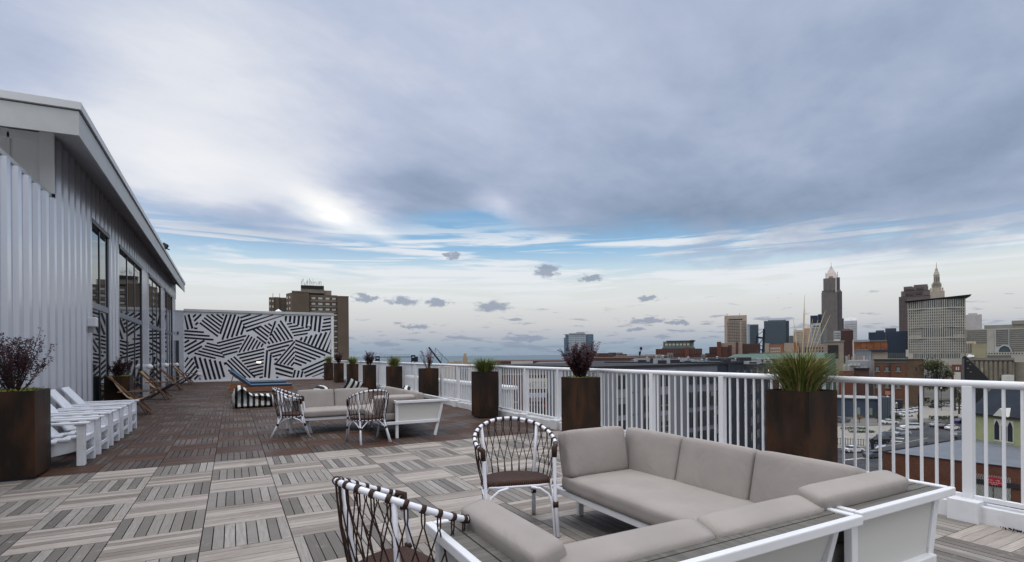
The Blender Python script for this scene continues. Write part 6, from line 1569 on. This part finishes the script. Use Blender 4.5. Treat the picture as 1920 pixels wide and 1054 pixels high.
b.box('window', WINM, W(1716), W(1718.5), -.05, .08, b.Z(695), b.Z(688))
b.box('banner', mat('banner', (.36, .17, .12), .8), W(1659), W(1672), -.2, -.02, b.Z(741), b.Z(734))
b.box('rail', mat('roof_rail', (.3, .3, .3), .6), W(1638), W(1700), -.6, -.5, b.Z(672.6), b.Z(672.2))
b = Bld('grey_wall_building', 'light grey side wall and cluttered roof left of the red brick building', 1615, 222, 0); W = lambda px: (px - 1615) * 222 / FPX
b.box('wall', bm('pale_wall', (.27, .28, .30)), W(1589), W(1637.5), 2, 14, GROUND, b.Z(676)); b.box('wall', bm('pale_wall', (.27, .28, .30)), W(1629), W(1637.6), 1.2, 1.9, GROUND, b.Z(675))
b.box('wall', RED, W(1572), W(1601), -6, -.5, GROUND, b.Z(695)); b.box('wall', BRK, W(1601.2), W(1629), -5, -.6, GROUND, b.Z(692)); b.box('roof', DKR, W(1600), W(1630), -5.5, -.4, b.Z(692), b.Z(689.5))
for i, x in enumerate((1593, 1600, 1607)): b.box('awning', PALE, W(x), W(x + 5.5), 1.2, 1.9, b.Z(686), b.Z(682)); 
for i, x in enumerate((1583, 1591)): m = MB(); m.lathe([(W(1615 + 3), b.Z(695)), (W(1615 + 3), b.Z(686)), (W(1615 + 2), b.Z(683.5)), (.01, b.Z(683))], 10, (W(x), -3)); m.build('roof_vent', bm('zinc', (.28, .29, .30)), b.t)
for i, x in enumerate((1605, 1613, 1620)): b.box('rooftop_duct', bm('zinc', (.28, .29, .30)), W(x), W(x + 5), -4, -3, b.Z(689.5), b.Z(687.3 - (i % 2)))
for k in range(3): b.box('window', WINM, W(1604 + k * 8), W(1608 + k * 8), -5.06, -5.0, b.Z(716), b.Z(708))
b = Bld('billboard_building', 'rust orange panelled sign structure with a white frame above the grey wall', 1632, 262, 0); W = lambda px: (px - 1632) * 262 / FPX
ORG = mat('rust_panel', (.20, .075, .035), .8, fn=mottle((.215, .082, .04), .18, .5)); b.box('panel', ORG, W(1601), W(1663.5), 0, 1, b.Z(656), b.Z(641)); b.box('frame', PALE, W(1598.2), W(1600.8), -.3, 1, GROUND, b.Z(636.5)); b.box('roof_edge', bm('zinc', (.28, .29, .30)), W(1600.9), W(1631), -.4, 4, b.Z(640.6), b.Z(636.8)); b.box('roof_edge', bm('dim_edge', (.12, .13, .12)), W(1631.2), W(1663), -.3, 4, b.Z(640.6), b.Z(638))
b.box('wall', bm('blue_grey_clad', (.20, .22, .25)), W(1601), W(1634), .5, 10, GROUND, b.Z(656.4)); b.box('wall', STN, W(1634.3), W(1663.8), 1, 10, GROUND, b.Z(660)); m = MB(); lattice(m, (W(1634), 0, b.Z(660)), (W(1663), 0, b.Z(660)), 8, W(1632 + 3.6), .2); m.build('lattice', BLACK, b.t)
for k in range(1, 5): b.box('panel_joint', BLACK, W(1601 + k * 12.5) - .06, W(1601 + k * 12.5) + .06, -.06, -.01, b.Z(656), b.Z(641))
rnd = random.Random(6)
for k in range(9): x = 1586 + k * 5.5; b.box('roof_plant', rnd.choice((PALE, STN, bm('zinc', (.28, .29, .30)))), W(x), W(x + rnd.uniform(2, 4.5)), -12, -9, GROUND + 14, b.Z(rnd.uniform(664, 670)))
b = stack('low_office', 'low green grey building at the foot of the navy glass block', [('wall', bm('green_grey', (.05, .065, .065)), 1664, 1702, 662, None, 0, 14), ('tank', mat('rust_white', (.40, .36, .33), .8), 1698, 1703, 656, 669, -8, -5)], 300, 1684); b.vbars('column', bm('green_light', (.12, .14, .13)), b.W(-18), b.W(12), 0, b.Z(671), b.Z(664.5), 9, .2, -.2)
b = Bld('blue_shed', 'blue grey metal shed with pale green doors across the street', 1625, 172, 0); W = lambda px: (px - 1625) * 172 / FPX
BSH = mat('blue_clad', (.055, .070, .105), .7, fn=mottle((.055, .070, .105), .1, .3)); b.box('wall', BSH, W(1560), W(1652), 0, 10, GROUND, b.Z(748)); b.box('wall', mat('slate_clad', (.09, .11, .14), .7), W(1645), W(1668), -2.5, -.1, GROUND, b.Z(742)); b.box('roof', bm('zinc', (.28, .29, .30)), W(1558), W(1645), -.5, 11, b.Z(748), b.Z(746.5))
for x in (1606, 1629): b.box('door', bm('pale_green_door', (.20, .26, .22)), W(x), W(x + 6), -.1, -.01, b.Z(778), b.Z(765))
for k in range(7): b.box('rib', BLACK, W(1647 + k * 3), W(1647.6 + k * 3), -2.6, -2.51, GROUND, b.Z(744))
for (x0, x1) in ((1670, 1692),): 
    b2_ = stack('dark_shed', 'low black shed behind the far white cars', [('wall', BLACK, x0, x1, 750, None, 0, 5)], 190, 1681); b2_.box('door', STN, b2_.W(-4), b2_.W(1), -.1, -.01, b2_.Z(765), b2_.Z(757))
# red brick shop with a cream sign seen through the railing left of the dense purple shrub
b = Bld('signed_brick_building', 'red brick building with a cream lettered sign seen through the railing', 975, 74, .0); W = lambda px: (px - 975) * 74 / FPX
b.box('wall', WBR, W(905), W(1028), 0, 14, GROUND, b.Z(702)); b.box('wall', MAR, W(1028.2), W(1042), -.5, 14, GROUND, b.Z(700)); b.box('coping', STN, W(904), W(1028), -.2, -.01, b.Z(703), b.Z(701.2)); b.box('wall', bm('dull_green', (.10, .12, .11)), W(938), W(1030), 4, 12, b.Z(702), b.Z(691))
sg_ = b.box('sign', mat('cream_sign', (.50, .47, .40), .6), W(983), W(1027), -.35, -.02, b.Z(729), b.Z(709.5))
fc = bpy.data.curves.new('sign_text', 'FONT'); fc.body = 'SGTES'; fc.size = 1.0; fc.extrude = .02; fc.align_x = 'CENTER'; fo = bpy.data.objects.new('tmp', fc); C.objects.link(fo)
bpy.context.view_layer.update(); me = bpy.data.meshes.new_from_object(fo.evaluated_get(bpy.context.evaluated_depsgraph_get())); bpy.data.objects.remove(fo)
me.materials.append(mat('letter_grey', (.22, .24, .27), .6)); lo_ = bpy.data.objects.new('lettering', me); C.objects.link(lo_); lo_.parent = sg_; lo_.location = (W(1004), -.40, b.Z(725.5)); lo_.rotation_euler = (R(90), 0, 0); lo_.scale = (1.0, 1.05, 1)
b.box('awning', mat('blue_white', (.33, .37, .48), .7), W(988), W(1024), -.9, -.02, b.Z(745), b.Z(737)); b.box('awning', mat('pink_white', (.45, .30, .28), .7), W(994), W(1014), -.6, -.02, b.Z(752), b.Z(746))
for i, (x0, x1, v0, v1) in enumerate(((957, 962, 738, 752), (966, 970, 735, 775), (984, 988, 748, 775), (996, 1001, 756, 778), (1006, 1012, 754, 780), (1016, 1020, 757, 780), (958, 963, 756, 772))): b.box('window', WINM, W(x0), W(x1), -.08, -.01, b.Z(v1), b.Z(v0))
b.box('light_strip', PALE, W(956), W(972), -.2, -.02, b.Z(754.5), b.Z(753)); b.box('light_strip', PALE, W(988), W(1022), -.2, -.02, b.Z(760), b.Z(759))
b.box('sign', mat('red_sign', (.35, .05, .05), .6), W(1014), W(1024), -.3, -.09, b.Z(764), b.Z(758))
# cream building further left through the railing
b = stack('cream_building', 'cream and grey building seen through the railing left of the grass planter', [('wall', CRM, 818, 852, 688, None, 0, 10), ('wall', bm('shade_grey', (.10, .11, .125)), 852.2, 885, 692, None, 1, 10), ('wall', PALE, 878, 905, 690, None, -4, -.2)], 110, 862)
for k in range(5): b.box('window', WINM, b.W(-8 + k * 6), b.W(-5 + k * 6), .9, .98, b.Z(706), b.Z(697))
